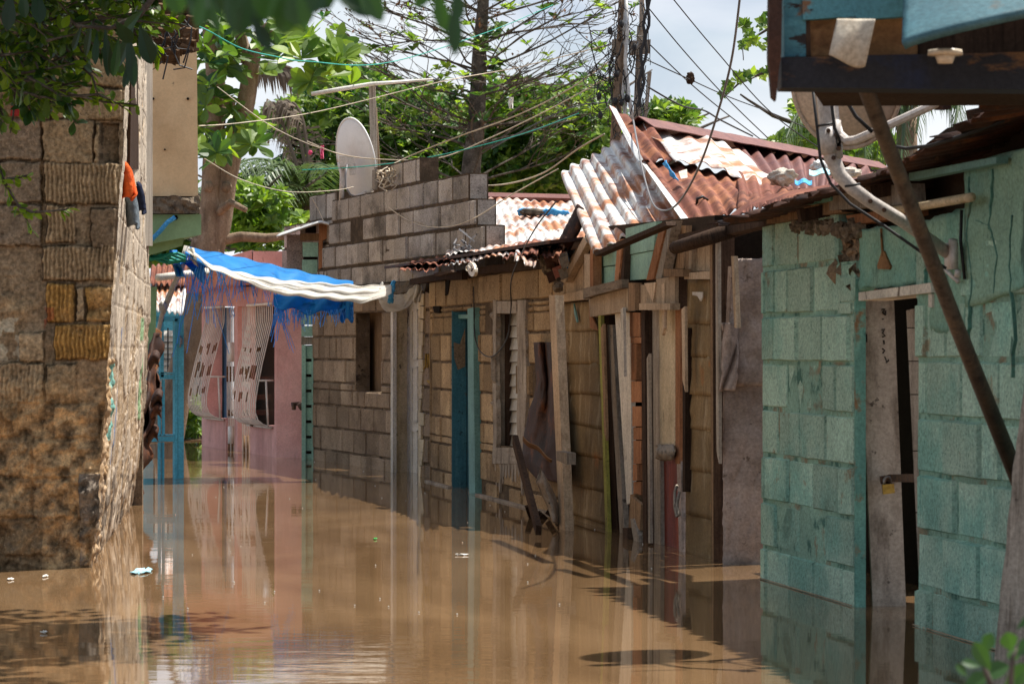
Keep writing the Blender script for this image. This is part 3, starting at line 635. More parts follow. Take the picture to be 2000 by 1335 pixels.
def grille(x0, x1, ytop, ybot, nbar, bulge, name):
    b = MB(); s0, s1 = PK.s(x0), PK.s(x1)
    prof = [(0, .02), (.14, .03), (.2, .07), (.32, .15), (.5, .27), (.68, .37), (.80, .42), (.88, .42), (.94, .36), (.975, .24), (.99, .12), (1.0, .02)]
    zt = PK.pt(x0, ytop).z; zb = PK.pt(x0, ybot).z
    for i in range(nbar):
        s = lerp(s0, s1, i / (nbar - 1)); pts = []
        t = i / (nbar - 1)
        for k, o in prof: pts.append(PK.pos(s, lerp(zt, zb, k), o * bulge / .42))
        b.tube(pts, .0058, 6)
        for (ka, oa), (kb, ob), (la, lb), gps in ((prof[3], prof[4], (.1, .42), (1, 2, 5, 6, 9, 10)), (prof[4], prof[5], (.05, .6), (2, 3, 5, 6, 8, 9, 10)), (prof[5], prof[6], (.3, .85), (1, 4, 5, 8, 9))):
            if i in gps and R.random() < .85:
                la = la + R.uniform(-.12, .12); lb = lb + R.uniform(-.2, .2)
                q0 = PK.pos(s, lerp(zt, zb, lerp(ka, kb, la)), lerp(oa, ob, la) * bulge / .42); q1 = PK.pos(s, lerp(zt, zb, lerp(ka, kb, lb)), lerp(oa, ob, lb) * bulge / .42)
                b.tube([q0, q1], .0068, 6, .5, 1)
    for k, o in (prof[0], prof[-1]):
        b.tube([PK.pos(s0, lerp(zt, zb, k), o), PK.pos(s1, lerp(zt, zb, k), o)], .014, 6)
    for k, o in ((.62, .335),):
        b.tube([PK.pos(s1, lerp(zt, zb, k), o * bulge / .42), PK.pos(s1, lerp(zt, zb, k), .0)], .010, 6)
        b.tube([PK.pos(s1, lerp(zt, zb, k), .07), PK.pos(s1, zb, .05)], .010, 6)
    return b.build(name, [m['grille'], m['grust']], pk, True)
grille(404, 440, 601, 815, 12, .19, 'window_grille'); grille(487, 534, 596, 829, 14, .17, 'window_grille')
for x0, x1, y0 in ((444, 457, 600), (474, 487, 598)):
    b = MB()
    for i in range(5):
        x = lerp(x0, x1, i / 4); b.tube([PK.pt(x, y0, -.02), PK.pt(x, 915, -.02)], .006, 6)
        for y, y2 in ((715, 745), (800, 812), (850, 905)):
            if (i + int(y)) % 2: b.tube([PK.pt(x, y, -.018), PK.pt(x, y2, -.018)], .0105, 6, .5, 1)
    if x0 < 450: b.prism([PK.pt(x, y, .03) for x, y in rect(445, 668, 450, 706)], -PK.n * .03); b.prism([PK.pt(x, y, .03) for x, y in rect(445, 832, 450, 866)], -PK.n * .03)
    b.build('door_bars', [m['grille'], m['grust']], pk, True)
b = MB(); b.beam(at(571, 789, 26.1), at(591, 787, 26.0), .035, .03); b.tube([at(574, 787, 26.05), at(574, 800, 26.05)], .02, 8); b.blob(at(590, 792, 26.0), .04, .2, 3, 8); b.build('latch', m['rustlatch'], pk)
b = MB(); b.beam(at(497, 818, 27.0), at(491, 832, 27.0), .03, .03); b.build('hinge_arm', m['rustlatch'], pk)

# mint slatted door beside the pink house
md = thing('slatted_door', 'mint slatted door post with dark notches between pink house and block wall', 'door', at(600, 900, 25.9))
Dm = 25.85
def mq(x0, y0, x1, y1, nm, mat, d=0, th=.05):
    b = MB(); b.prism([at(x, y, Dm + d) for x, y in rect(x0, y0, x1, y1)], (0, th, 0)); return b.build(nm, mat, md)
mq(588, 612, 613, 634, 'board', m['mint']); mq(588.5, 636, 612, 657, 'board', m['mint']); mq(588, 657.5, 612, 673, 'board', m['wgrey'], .06)
mq(589, 673.5, 597, 930, 'stile', m['mint'], -.03); mq(608.5, 673.5, 612, 930, 'stile', m['mint'], -.02)
b = MB(); yy = 676
for k in range(8):
    b.prism([at(x, y, Dm) for x, y in rect(597.2, yy, 608.3, yy + 24)], (0, .04, 0), R.uniform(.4, .7)); yy += 30
b.build('slats', m['mint'], md); mq(596, 674, 609, 930, 'back_board', m['dark'], .1)

# small hutch on top
hu = thing('rooftop_hutch', 'little mint and timber hutch with a bent iron roof beside the grey parapet', 'hutch', at(610, 545, 26.1))
def hq(pts, nm, mat, d=0, th=.06):
    b = MB(); b.prism([at(x, y, 26.1 + d) for x, y in pts], (0, th, 0)); return b.build(nm, mat, hu)
hq(rect(591, 473, 621, 501), 'board', m['mint']); hq(rect(590, 507, 620, 534), 'board', m['mint']); hq(rect(592, 501.5, 620, 506.5), 'back_board', m['dark'], .05)
hq([(623, 436), (639, 436), (638, 466), (630, 470), (629, 522), (622, 526)], 'post', m['worange'], -.05); hq(rect(586, 456, 622.5, 470), 'rail', m['wmid'], .02); hq(rect(586, 440, 596, 472), 'post', m['wgrey'], .1)
hq(rect(596.5, 440, 622, 455), 'back_board', m['dark'], .3)
hq(rect(560, 458, 590, 545), 'side_wall', m['grey'], .5)
b = MB()
def hr(u, v):
    px = lerp(540, 650, u); py = lerp(462, 433, min(1, u / .78)) if u < .78 else lerp(433, 440, (u - .78) / .22)
    return at(px + v * 6, py - v * 5, 25.9 + v * .9) + V(0, 0, .012 * math.sin(v * 40))
b.grid(hr, 20, 30, .008); b.build('roof', m['galv'], hu, True)
# ------------------------------------------------------------------ block walls
def bwall(b, pl, sa, sb, rows, holes=(), th=.13, blk=.4, seed=1, gap=.013, jit=.004, bm=0, mm=1, bev=.009, split=.12):
    """rows: list of (z0, z1, start, end); blocks slightly proud of a recessed mortar bed"""
    rr = random.Random(seed)
    for ri, (z0, z1, a, e) in enumerate(rows):
        a = sa if a is None else a; e = sb if e is None else e
        zc = sorted({z0, z1} | {z for h in holes for z in (h[2], h[3]) if z0 + .01 < z < z1 - .01})
        offs = rr.uniform(.12, .28) + (blk / 2 if ri % 2 else 0)
        cuts = [a]; s = math.floor((a - offs) / blk) * blk + offs
        while s < e:
            if s > a + .05: cuts.append(s + rr.uniform(-.012, .012))
            if rr.random() < split: cuts.append(s + blk * rr.uniform(.4, .6))
            s += blk
        cuts = sorted(c for c in cuts if a <= c < e - .04) + [e]
        tones = [rr.uniform(.15, .85) for _ in cuts]
        js = [rr.gauss(0, jit) for _ in cuts]
        for k, (za, zb) in enumerate(zip(zc, zc[1:])):
            zm = (za + zb) / 2
            iv = [(a, e)]
            for h in holes:
                if h[2] <= zm <= h[3]:
                    iv = [q for x, y in iv for q in (((x, min(y, h[0])), (max(x, h[1]), y)) if h[1] > x and h[0] < y else ((x, y),)) if q[1] - q[0] > .01]
            for x, y in iv:
                b.prism([pl.pos(x, za, -.012), pl.pos(y, za, -.012), pl.pos(y, zb, -.012), pl.pos(x, zb, -.012)], -pl.n * th, .5, mm)
                for i, (c, d) in enumerate(zip(cuts, cuts[1:])):
                    c = max(c, x); d = min(d, y)
                    if d - c < .035: continue
                    g = gap / 2; l, r_ = c + g + rr.uniform(0, .004), d - g - rr.uniform(0, .004)
                    lo = za + (g if za == z0 else 0) + rr.uniform(0, .003); hi = zb - (g if zb == z1 else 0)
                    nx = max(2, int((r_ - l) / .07)); ny = max(2, int((hi - lo) / .06)); o = js[i]; sd = rr.random() * 50
                    def fn(u, v, l=l, r_=r_, lo=lo, hi=hi, o=o, sd=sd):
                        e_ = min(u * (r_ - l), (1 - u) * (r_ - l), v * (hi - lo), (1 - v) * (hi - lo))
                        ss, zz = lerp(l, r_, u), lerp(lo, hi, v)
                        w1 = noise.noise(Vector((ss * 9, zz * 9, sd))) * .006
                        return pl.pos(ss + (w1 if .01 < u < .99 else w1 * .8), zz + w1 * .8, (o - .002 + w1 * .5) if e_ > .004 else -.018)
                    U = [0] + [bev / (r_ - l) + (1 - 2 * bev / (r_ - l)) * q / (nx - 1) for q in range(nx)] + [1]
                    Vv = [0] + [bev / (hi - lo) + (1 - 2 * bev / (hi - lo)) * q / (ny - 1) for q in range(ny)] + [1]
                    W = len(U); vs = [fn(u, v) for v in Vv for u in U]
                    fs = [[j * W + q, j * W + q + 1, (j + 1) * W + q + 1, (j + 1) * W + q] for j in range(len(Vv) - 1) for q in range(W - 1)]
                    b.add(vs, fs, tones[i], bm)
def courses(z0, n, a=None, e=None, h=.2): return [(z0 + h * i, z0 + h * (i + 1), a, e) for i in range(n)]
def jamb(nm, pl, px, y0, y1, d0, d1, mat, parent, th=.006, tone=.5, yb=None):
    """a facing on the far reveal of an opening (it looks toward the viewer)"""
    s = pl.s(px) ; z0 = pl.zof(px, y0); z1 = pl.zof(px, y1)
    b = MB(); b.prism([pl.pos(s + .004, z1, -d0), pl.pos(s + .004, z1, -d1), pl.pos(s + .004, z0, -d1), pl.pos(s + .004, z0, -d0)], pl.d * th, tone)
    return b.build(nm, mat, parent)

BW = Plane(gw(612, 897), gw(761, 920))
wh = thing('block_wall_house', 'unplastered block house with the stepped grey parapet between pink house and brown house', 'house', BW.pt(690, 908))
b = MB()
hw = (BW.s(693), BW.s(743), BW.zof(715, 765), BW.zof(715, 612))
bwall(b, BW, BW.s(609), BW.s(766), courses(-.3, 9), [hw], .12, .4, 3, .009)
b.build('wall', [m['brown'], m['mortar_brown']], wh)
b = MB(); bwall(b, BW, BW.s(817), BW.s(850), courses(-.3, 9), (), .12, .4, 4); b.build('wall', [m['brown'], m['mortar_brown']], wh)
b = MB()
P_ = BW.s
bwall(b, BW, 0, 1, [(1.52, 1.7, P_(617), P_(985)), (1.7, 1.9, P_(629), P_(945)), (1.9, 2.1, P_(640), P_(928)), (2.1, 2.3, P_(647), P_(913)), (2.3, 2.5, P_(728), P_(818))], (), .15, .39, 8, .016, .007, 0, 1, .01, .05)
for px, z in ((913, 2.1), (928, 1.9), (945, 1.7)):
    s = P_(px); b.prism([BW.pos(s + .001, z + .01, -.02), BW.pos(s + .001, z + .01, -.15), BW.pos(s + .001, z + .19, -.15), BW.pos(s + .001, z + .19, -.02)], BW.d * .006, .7)
b.build('parapet', [m['grey'], m['mortar']], wh)
W2 = Plane((at(548, 680, 27.6).x, 27.6), (at(664, 680, 25.6).x, 25.6))
b = MB(); q = W2.s
bwall(b, W2, 0, 1, [(1.5, 1.72, q(550), q(662)), (1.72, 1.95, q(550), q(662)), (1.95, 2.17, q(553), q(662)), (2.17, 2.41, q(604), q(655))], (), .15, .3, 9, .014, .006)
b.build('rear_parapet', [m['grey'], m['mortar']], wh)
b = MB()
def ledge(u, v):
    s = lerp(P_(640), P_(842), u); return BW.pos(s, 1.44 + .085 * v + .012 * fbm((s * 4, v, 1), 1.5), .05 + .015 * fbm((s * 9, v * 2, 4), 1) - .02 * v)
b.grid(ledge, 70, 4, .06); b.build('ledge', m['darkstone'], wh)
board('window_board', BW, rect(690, 600, 752, 775), -.18, .03, m['wmid'], wh, .25)
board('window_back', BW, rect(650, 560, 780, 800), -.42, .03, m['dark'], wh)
# white door in its cream frame
jamb('door_frame', BW, 766, 555, 935, -.012, .125, m['cream_old'], wh, .02)
b = MB()
b.prism([BW.pt(x, y, -.125) for x, y in rect(790, 556, 830, 950)], -BW.n * .03)
for y0, y1 in ((604, 702), (716, 824), (840, 925)):
    for q0, q1, q2, q3 in ((802, y0, 815, y0 + 3), (802, y1 - 3, 815, y1), (802, y0, 804, y1), (813, y0, 815, y1)):
        b.prism([BW.pt(x, y, -.115) for x, y in rect(q0, q1, q2, q3)], -BW.n * .012, .35)
b.prism([BW.pt(x, y, -.118) for x, y in rect(795, 556, 797, 950)], -BW.n * .01, .4)
b.build('door', m['white_old'], wh)
board('trim', BW, rect(763, 580, 767.5, 935), .02, .03, m['white_old'], wh)
b = MB()
for k in range(14):
    y0 = 570 + k * 26; w_ = R.uniform(5, 11)
    b.prism([BW.pt(x, y, .012) for x, y in ((817, y0), (817 + w_, y0 + R.uniform(0, 5)), (817 + w_ * R.uniform(.6, 1.1), y0 + 26), (817, y0 + 26))], -BW.n * .02, R.uniform(.3, .7))
b.build('peeling_plaster', m['cream_old'], wh)
def stroke(b, pl, pts, off, r=.006):
    b.tube([pl.pt(x, y, off) for x, y in pts], r, 5)
b = MB()
for st in ([(832, 690), (831, 716), (827, 720), (824, 716)], [(836, 691), (835, 718)], [(836, 691), (840, 716)], [(840, 716), (840, 690)], [(843, 718), (843, 690)], [(843, 690), (847, 716)], [(847, 716), (847, 689)]):
    stroke(b, BW, st, .006, .007)
stroke(b, BW, [(836, 744), (842, 748), (848, 752)], .006, .012)
b.build('graffiti', m['yellowpaint'], wh)

# satellite dish on the parapet
def dish(name, label, c, ax, up, rw, rh, depth, mat, base):
    t = thing(name, label, 'satellite dish', base)
    ax = Vector(ax).normalized(); sx = Vector(up).cross(ax).normalized(); sy = ax.cross(sx).normalized(); c = Vector(c)
    b = MB()
    def fn(u, v):
        a = u * 2 * math.pi; r = v
        return c + sx * math.cos(a) * r * rw + sy * math.sin(a) * r * rh + ax * depth * (r * r - 1)
    b.grid(fn, 48, 10, .008)
    b.build('reflector', mat, t, True)
    b = MB(); b.tube([fn(i / 48, 1.0) for i in range(49)], .009, 6); b.build('rim', mat, t, True)
    return t, fn, ax
cD = at(695, 312, 25.2)
dt, fn, ax = dish('satellite_dish', 'round white satellite dish on a thin mast above the grey parapet', cD, (.86, .47, .19), (0, 0, 1), .37, .37, .07, m['dishwhite'], at(667, 398, 25.0))
b = MB(); b.tube([at(669, 322, 24.95), at(666.5, 400, 24.95)], .022, 10); b.build('mast', m['metalwhite'], dt, True)
b = MB(); p0 = at(677, 316, 24.9); b.box(p0, .12, .08, .09); b.box(p0 + V(.05, .02, -.06), .05, .05, .1); b.tube([at(664, 322, 24.9), at(674, 318, 24.9)], .03, 8); b.box(at(684, 326, 24.95), .07, .04, .03); b.build('bracket', m['metalwhite'], dt)
b = MB(); b.tube([at(678, 322, 24.85), at(675, 340, 24.8), at(675, 365, 24.8), at(684, 380, 24.8), at(697, 385, 24.8)], .009, 6); b.build('cable', m['wiregrey'], dt, True)
b = MB(); b.tube([at(694, 386, 24.85), at(727, 370, 25.3)], .018, 6); b.build('feed_arm', m['metalwhite'], dt)

# timber mast with a cross pipe
mt_ = thing('aerial_mast', 'weathered timber mast carrying a pale crossbar beside the white dish', 'mast', at(730, 385, 25.6))
b = MB(); b.prism([at(720, 168, 25.6), at(733, 168, 25.6), at(739, 385, 25.6), at(726, 385, 25.6)], (0, .05, 0)); b.build('post', m['wgrey'], mt_)
b = MB(); b.prism([at(733, 210, 25.65), at(736, 210, 25.65), at(744, 350, 25.65), at(740, 352, 25.65)], (0, .03, 0)); b.build('batten', m['wlight'], mt_)
b = MB(); b.tube([at(608, 184, 25.5), at(660, 175, 25.52), at(726, 164, 25.55), at(846, 155, 25.6)], [.018, .02, .018, .01], 8); b.build('crossbar', m['pvc'], mt_, True)

# rusty roof behind
rr_ = thing('tin_roof_house', 'low house behind the grey parapet with a streaky rust and silver tin roof', 'house', at(1020, 600, 24))
b = MB()
corr(b, at(905, 388, 25.2), at(1125, 391, 24.6), at(1165, 462, 22.9), at(930, 455, 23.5), 13, .010, 10, .004, .02, .6, 0, 9, .02, 4)
corr(b, at(920, 448, 23.4), at(1150, 455, 22.8), at(1180, 515, 21.6), at(925, 500, 22.2), 13, .010, 8, .004, .03, .5, 0, 9, .02, 5)
b.build('roof', [m['rustmix']], rr_, True)
b = MB(); b.beam(at(920, 384, 25.25), at(1125, 389, 24.6), .05, .12, (0, 1, .3)); b.build('ridge_cap', m['ridge'], rr_)
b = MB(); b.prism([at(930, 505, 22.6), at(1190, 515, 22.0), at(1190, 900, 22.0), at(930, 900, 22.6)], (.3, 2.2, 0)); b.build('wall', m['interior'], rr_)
b = MB()
for k in range(5): b.tube([at(1012 + i * 11 + R.uniform(-2, 2), 411 + R.uniform(-3, 4) + k * 1.4, 24.0) for i in range(10)], .014, 5)
tag(b.build('rope_coil', m['rope'], None, True), 'frayed blue rope lying along the far tin roof', 'rope')
b = MB(); b.blob(at(1040, 414, 23.95), (.10, .05, .03), .4, 2, 10); tag(b.build('rubble_lump', m['darkstone'], None, True), 'dark lump lying on the blue rope on the far tin roof', 'rubble')
b = MB(); b.blob(at(945, 414, 23.7), (.055, .05, .04), .35, 2.5, 12, .5, 0, 3); tag(b.build('rubble_lump', m['darkstone'], None, True), 'dark round stone on the far tin roof beside the parapet end', 'rubble')

# ------------------------------------------------------------------ brown house
BR = Plane(gw(846, 942), gw(1035, 992))
br = thing('brown_house', 'mud stained brown block house with a turquoise doorway and a louvred window', 'house', BR.pt(940, 968))
S = BR.s
hd = (S(881), S(917), -.4, BR.zof(899, 607)); hwn = (S(969), S(1009), BR.zof(990, 873), BR.zof(990, 612))
b = MB(); bwall(b, BR, S(840), S(1112), courses(-.3, 9), [hd, hwn], .12, .4, 12, .008, .006)
b.build('wall', [m['brown_wash'], m['mortar_brown']], br)
b = MB(); b.prism([BR.pos(S(840) + .002, z, o) for z, o in ((-.3, 0), (1.5, 0), (1.5, -1.5), (-.3, -1.5))], -BR.d * .02); b.build('end_wall', m['brown_wash'], br)
jamb('door_jamb', BR, 881, 607, 975, .004, .11, m['bluejamb'], br, .012)
b = MB(); s = BR.s(881) + .02
pz = lambda y: BR.zof(881, y)
b.prism([BR.pos(s, pz(y), -d) for y, d in ((722, .045), (700, .02), (668, .015), (672, .06), (640, .10), (715, .10))], BR.d * .003); b.build('bare_patch', m['brown'], br)
board('door', BR, rect(900, 620, 926, 985), -.115, .03, m['bluejamb'], br, .15)
board('door_head', BR, rect(884, 614, 920, 622), -.05, .06, m['teal'], br)
board('door_post', BR, [(913, 603), (924, 600), (928, 985), (916, 985)], .035, .05, m['teal'], br)
for nm, x0, y0, x1, y1, o in (('window_surround', 962.5, 586, 968.8, 905, .014), ('window_surround', 1009.2, 586, 1026, 905, .016), ('window_surround', 968.9, 588, 1009.1, 611.5, .015), ('window_surround', 968.9, 873.5, 1009.1, 905, .013)):
    b = MB(); P0 = rect(x0, y0, x1, y1)
    def sf(u, v, x0=x0, x1=x1, y0=y0, y1=y1, o=o):
        e = 2.5 * fbm((u * .3, v * (y1 - y0) * .014, x0), 1.0)
        return BR.pt(lerp(x0, x1, u) + (e if u in (0, 1) else 0), lerp(y0, y1, v), o + .004 * fbm((u * 3, v * 9, y0), 1.5))
    b.grid(sf, 6, 40 if y1 - y0 > 100 else 6, -.03); b.build(nm, m['mudwhite'], br)
b = MB()
for k in range(9):
    x = 966 + k * 6.2; hgt = R.uniform(20, 62); b.prism([BR.pt(x, 905.5, .008), BR.pt(x + 6, 905.5, .008), BR.pt(x + 4, 905 + hgt, .008), BR.pt(x + 2, 905 + hgt * .9, .008)], -BR.n * .015, R.uniform(.3, .7))
b.build('whitewash_drips', m['mudwhite'], br)
jamb('window_jamb', BR, 969, 614, 872, .0, .055, m['wgrey'], br, .01)
jamb('window_jamb', BR, 969, 614, 872, .055, .1, m['wdark'], br, .006, .9)  # dark facing puts the shade of the deeper recess into the colour
b = MB()
for k in range(11):
    y0 = 613 + k * 23.7; b.prism([BR.pt(x, y, o) for x, y, o in ((990, y0, -.105), (1016, y0, -.105), (1016, y0 + 22.2, -.088), (990, y0 + 22.2, -.088))], -BR.n * .012, R.uniform(.35, .65))
b.build('louvres', m['louvre'], br)
b = MB()
for a_, e_ in ((838, 884), (925, 1100)):
    b.prism([BR.pos(S(a_), -.03, .035), BR.pos(S(e_), -.03, .035), BR.pos(S(e_), .012, .035), BR.pos(S(a_), .012, .035)], -BR.n * .033)
b.build('plinth', m['mudwhite'], br)
b = MB()
for k in range(3):
    pts = [BR.pt(870 - 14 * k + R.uniform(-4, 4), 545 + k * 18, .004), BR.pt(878 - 9 * k, 548 + k * 16, .004), BR.pt(874 - 8 * k, 575 + k * 18, .004), BR.pt(864 - 8 * k, 580 + k * 15, .004)]
    b.prism(pts, -BR.n * .02)
b.build('wall_crack', m['dark'], br)
# eave of broken sheets
b = MB()
def es(x0, y0, x1, y1, rise, n, mi, o0=.3, seed=0, inn=.75):
    corr(b, BR.pt(x0, y0, o0 - inn) + V(0, 0, rise), BR.pt(x1, y1, o0 - inn) + V(0, 0, rise), BR.pt(x1, y1, o0), BR.pt(x0, y0, o0), n, .006, 8, .004, .14, R.uniform(.3, .7), mi, 8, .03, seed)
def es2(pa, pb, n, mi, seed, o=.3, dy=16, o1=-.1):
    corr(b, BR.pt(pa[0] + 6, pa[1] - dy, o1), BR.pt(pb[0] + 6, pb[1] - dy, o1), BR.pt(pb[0], pb[1], o), BR.pt(pa[0], pa[1], o), n, .006, 8, .004, .22, R.uniform(.35, .7), mi, 8, .03, seed)
es2((780, 530), (850, 527), 5, 0, 1, .32, 12); es2((800, 519), (876, 516), 5, 0, 2, .26, 12); es2((846, 512), (920, 511), 6, 0, 3, .22, 10)
es2((868, 515), (1000, 501), 11, 1, 4, .24, 16); es2((980, 503), (1050, 492), 5, 0, 5, .28, 22); es2((1005, 507), (1046, 520), 3, 2, 6, .36, 30)
es2((1046, 500), (1096, 497), 4, 0, 7, .2, 18); es2((870, 500), (990, 490), 9, 2, 8, .05, 14, -.4); es2((985, 492), (1060, 484), 5, 1, 9, .05, 14, -.4)
b.build('eave_sheets', [m['rust'], m['rustmix'], m['rustwhite']], br, True)
b = MB()
b.prism([BR.pt(x, y, .06) for x, y in ((800, 545), (862, 533), (960, 518), (1080, 505), (1080, 523), (960, 532), (870, 545), (800, 556))], -BR.n * .05, .5)
b.prism([BR.pt(x, y, .1) for x, y in ((873, 533), (902, 531), (902, 546), (873, 547))], -BR.n * .04, .3)
b.prism([BR.pt(x, y, .28) for x, y in ((846, 534), (880, 527), (884, 531), (852, 540))], -BR.n * .03, .9)
b.build('eave_shade_beam', m['wdark'], br)  # dark timber puts the shading under the eave into the colour
b = MB(); b.prism([BR.pos(S(800), 1.62, .2), BR.pos(S(1140), 1.6, .2), BR.pos(S(1140), 1.78, -1.6), BR.pos(S(800), 1.8, -1.6)], (0, 0, .02)); b.build('roof_deck', m['rustdark'], br)
# hanging tin plate
b = MB()
b.prism([BR.pt(920 + 7 * math.cos(a) + 2 * math.sin(a), 526 + 14 * math.sin(a), .3) for a in [i * 2 * math.pi / 18 for i in range(18)]], -BR.n * .02)
b.tube([BR.pt(914 + 4 * math.cos(a), 524 + 5 * math.sin(a), .32) for a in [i * 2 * math.pi / 12 for i in range(13)]], .004, 5)
b.tube([BR.pt(921, 519, .315), BR.pt(923, 524, .315), BR.pt(921, 529, .315)], .006, 5, .5, 1)
tag(b.build('lamp_plate', [m['ceramic'], m['rustlatch']]), 'pale oval lamp plate hanging under the brown house eave', 'lamp plate')
# rubble stuffed at the eave corner
b = MB()
for k, (x, y, r_) in enumerate(((1068, 502, .05), (1080, 512, .06), (1072, 526, .05), (1085, 540, .045), (1092, 500, .05), (1090, 560, .04), (1064, 514, .04))):
    b.blob(BR.pt(x, y, .12), (r_ * .8, r_, r_ * .75), .5, 2.2, 9, R.random(), k % 3, k * 3.1)
for k in range(8):
    x, y = R.uniform(1060, 1092), R.uniform(495, 540); p = BR.pt(x, y, .2)
    b.prism([p, p + V(.05, 0, .02), p + V(.06, .01, -.04), p + V(.02, .01, -.06)], (0, .012, 0), R.random(), R.randint(0, 3))
tag(b.build('rubble_heap', [m['darkstone'], m['rustdark'], m['concrete'], m['rust']], None, False), 'dark rubble and rags stuffed under the eave corner of the brown house', 'rubble', None, 'stuff')
b = MB()
def log(u, v): return at(lerp(1092, 1128, v) + 15 * math.sin(u * 3.0), lerp(488, 418, v) + 22 * math.cos(u * 3.0) * .8, 16.9 - .12 * math.sin(u * 3)) + V(0, 0, .012 * fbm((u * 6, v * 9, 3), 1))
b.grid(log, 18, 20, .012); tag(b.build('curled_sheet', m['rustdark'], None, True), 'curled rusty sheet tucked under the left edge of the shack roof', 'scrap metal')
b = MB(); b.tube([at(1106 + R.uniform(-3, 3), 494 + i * 5, 16.8) for i in range(7)], .018, 6); tag(b.build('rope_stub', m['rope'], None, True), 'blue rope stub hanging at the left corner of the wooden shack', 'rope')
# hanging crumpled rusty sheet
LE = [(668, 1043), (745, 1049), (775, 1044), (800, 1034), (850, 1024), (900, 1020), (925, 1040), (945, 1060)]
RE = [(668, 1078), (760, 1086), (900, 1103), (945, 1106)]
b = MB()
def hs(u, v):
    y = lerp(668, 940, v) + (u - .5) * 14 * (v > .8); x = lerp(interp(LE, y), interp(RE, y), u)
    o = .05 + .03 * abs(math.sin(u * 4.7 + .3)) * (1 - .4 * v) + .05 * v + .012 * fbm((u * 2, v * 3, 1), 1.6)
    return BR.pt(x, y, o)
b.grid(hs, 26, 50, .004); b.build('x', [m['rustdark']], None, True); o = bpy.data.objects['x']; o.name = 'hanging_sheet'
tag(o, 'crumpled dark rusted sheet hanging on the brown house by the window', 'scrap metal')
b = MB()
def fl(u, v): return BR.pt(lerp(1022, 1078, u) , lerp(856, 898, u) + (v - .5) * 10 * (1 - .4 * u) + 3 * math.sin(u * 9), .30 - .08 * v)
b.grid(fl, 18, 4, .004); tag(b.build('sunlit_fold', m['orangewood']), 'orange strip standing in for the sunlit fold low on the hanging rusty sheet', 'scrap metal')  # sunlight on the fold put into the strip's orange colour
b = MB(); b.beam(BR.pt(1006, 858, .4), BR.pt(1052, 1035, .55), .055, .03, BR.n); tag(b.build('leaning_stick', m['wdark']), 'dark stick leaning in the water below the louvred window', 'stick')
b = MB()
def ps(u, v):
    l = interp([(0, 1056), (.25, 1046), (.45, 1056), (.7, 1070), (1, 1080)], v); r_ = interp([(0, 1060), (.3, 1078), (.6, 1092), (.85, 1103), (1, 1098)], v)
    return at(lerp(l, r_, u), lerp(918, 1024, v) + 10 * (u - .5), 15.9 + .05 * math.sin(u * 6 + v * 4) + .03 * fbm((u * 3, v * 4, 2), 1.4))
b.grid(ps, 14, 20, .004); tag(b.build('plastic_scrap', m['mudwhite'], None, True), 'muddy white plastic scrap half sunk beside the shack post', 'scrap')
b = MB()
for k in range(9): p = at(R.uniform(1040, 1095), R.uniform(1000, 1024), 16.9); b.beam(p, p + V(R.uniform(-.05, .05), R.uniform(-.1, .1), R.uniform(.03, .10)), .035, .02, None, R.random())
tag(b.build('sunken_debris', m['wdark']), 'dark splintered debris in the water at the foot of the rusty sheet', 'debris', None, 'stuff')

# ------------------------------------------------------------------ wooden shack
SH = Plane(gw(1108, 1010), gw(1396, 1092))
sk = thing('wooden_shack', 'patchwork wooden shack of planks and brown sheeting under a battered tin roof', 'house', SH.pt(1250, 1053))
def sb(nm, pts, off, th, mat, tone=None): return board(nm, SH, pts, off, th, m[mat], sk, tone)
sb('shade_backing', [(1088, 560), (1420, 520), (1420, 1130), (1095, 1040)], -.24, .04, 'dark')  # near-black sheet so the gaps between boards read as shade
sb('post', [(1072, 576), (1084, 576), (1104, 1040), (1093, 1040)], .26, .05, 'wlight', .75)
sb('post_cleat', [(1086, 880), (1107, 884), (1107, 907), (1087, 898)], .31, .05, 'wgrey', .3)
def lino(x0t, x1t, x0b, x1b, ys, nm, rowsl):
    """overlapping rows of soft brown sheeting; ys left/right heights of each lap"""
    b = MB()
    for k in range(len(rowsl) - 1):
        (la, ra), (lb, rb) = rowsl[k], rowsl[k + 1]
        def fn(u, v, la=la, ra=ra, lb=lb, rb=rb, k=k):
            y = lerp(lerp(la, ra, u), lerp(lb, rb, u) + 3, v)
            t = (y - ys[0]) / (ys[1] - ys[0]); x = lerp(lerp(x0t, x0b, t), lerp(x1t, x1b, t), u)
            return SH.pt(x, y, .004 + .007 * v + .004 * math.sin(u * 8 + k * 2.1 + v * 2.0) * (.3 + v * .7) + .006 * fbm((u * 3, v * 2, k), 1.2))
        b.grid(fn, 22, 8, .004, R.uniform(.3, .7))
    b.build(nm, m['lino'], sk, True)
lino(1088, 1166, 1112, 1186, (592, 1040), 'wall_sheet', [(594, 586), (645, 642), (707, 708), (763, 768), (820, 835), (877, 895), (942, 958), (998, 1022), (1040, 1062)])
b = MB(); b.prism([SH.pt(x, y, .03) for x, y in ((1120, 592), (1124, 608), (1128, 628), (1126, 630), (1121, 612))], -SH.n * .008); b.build('sheet_tear', m['teal'], sk)
b = MB(); b.prism([SH.pt(x, y, .035) for x, y in ((1150, 600), (1152, 640), (1168, 646), (1160, 626))], -SH.n * .008); b.build('sheet_flap', m['worange'], sk)
sb('post', [(1168, 615), (1173, 615), (1189, 1078), (1184, 1076)], .05, .02, 'yellow')
sb('post', [(1174, 612), (1189, 612), (1208, 1085), (1191, 1085)], -.03, .10, 'wdark', .3)
sb('plank', [(1186, 634), (1196, 634), (1222, 1085), (1213, 1083)], .0, .03, 'mudwhite')
sb('plank', [(1201, 612), (1231, 610), (1234, 980), (1224, 985)], .02, .025, 'white_old', .62)
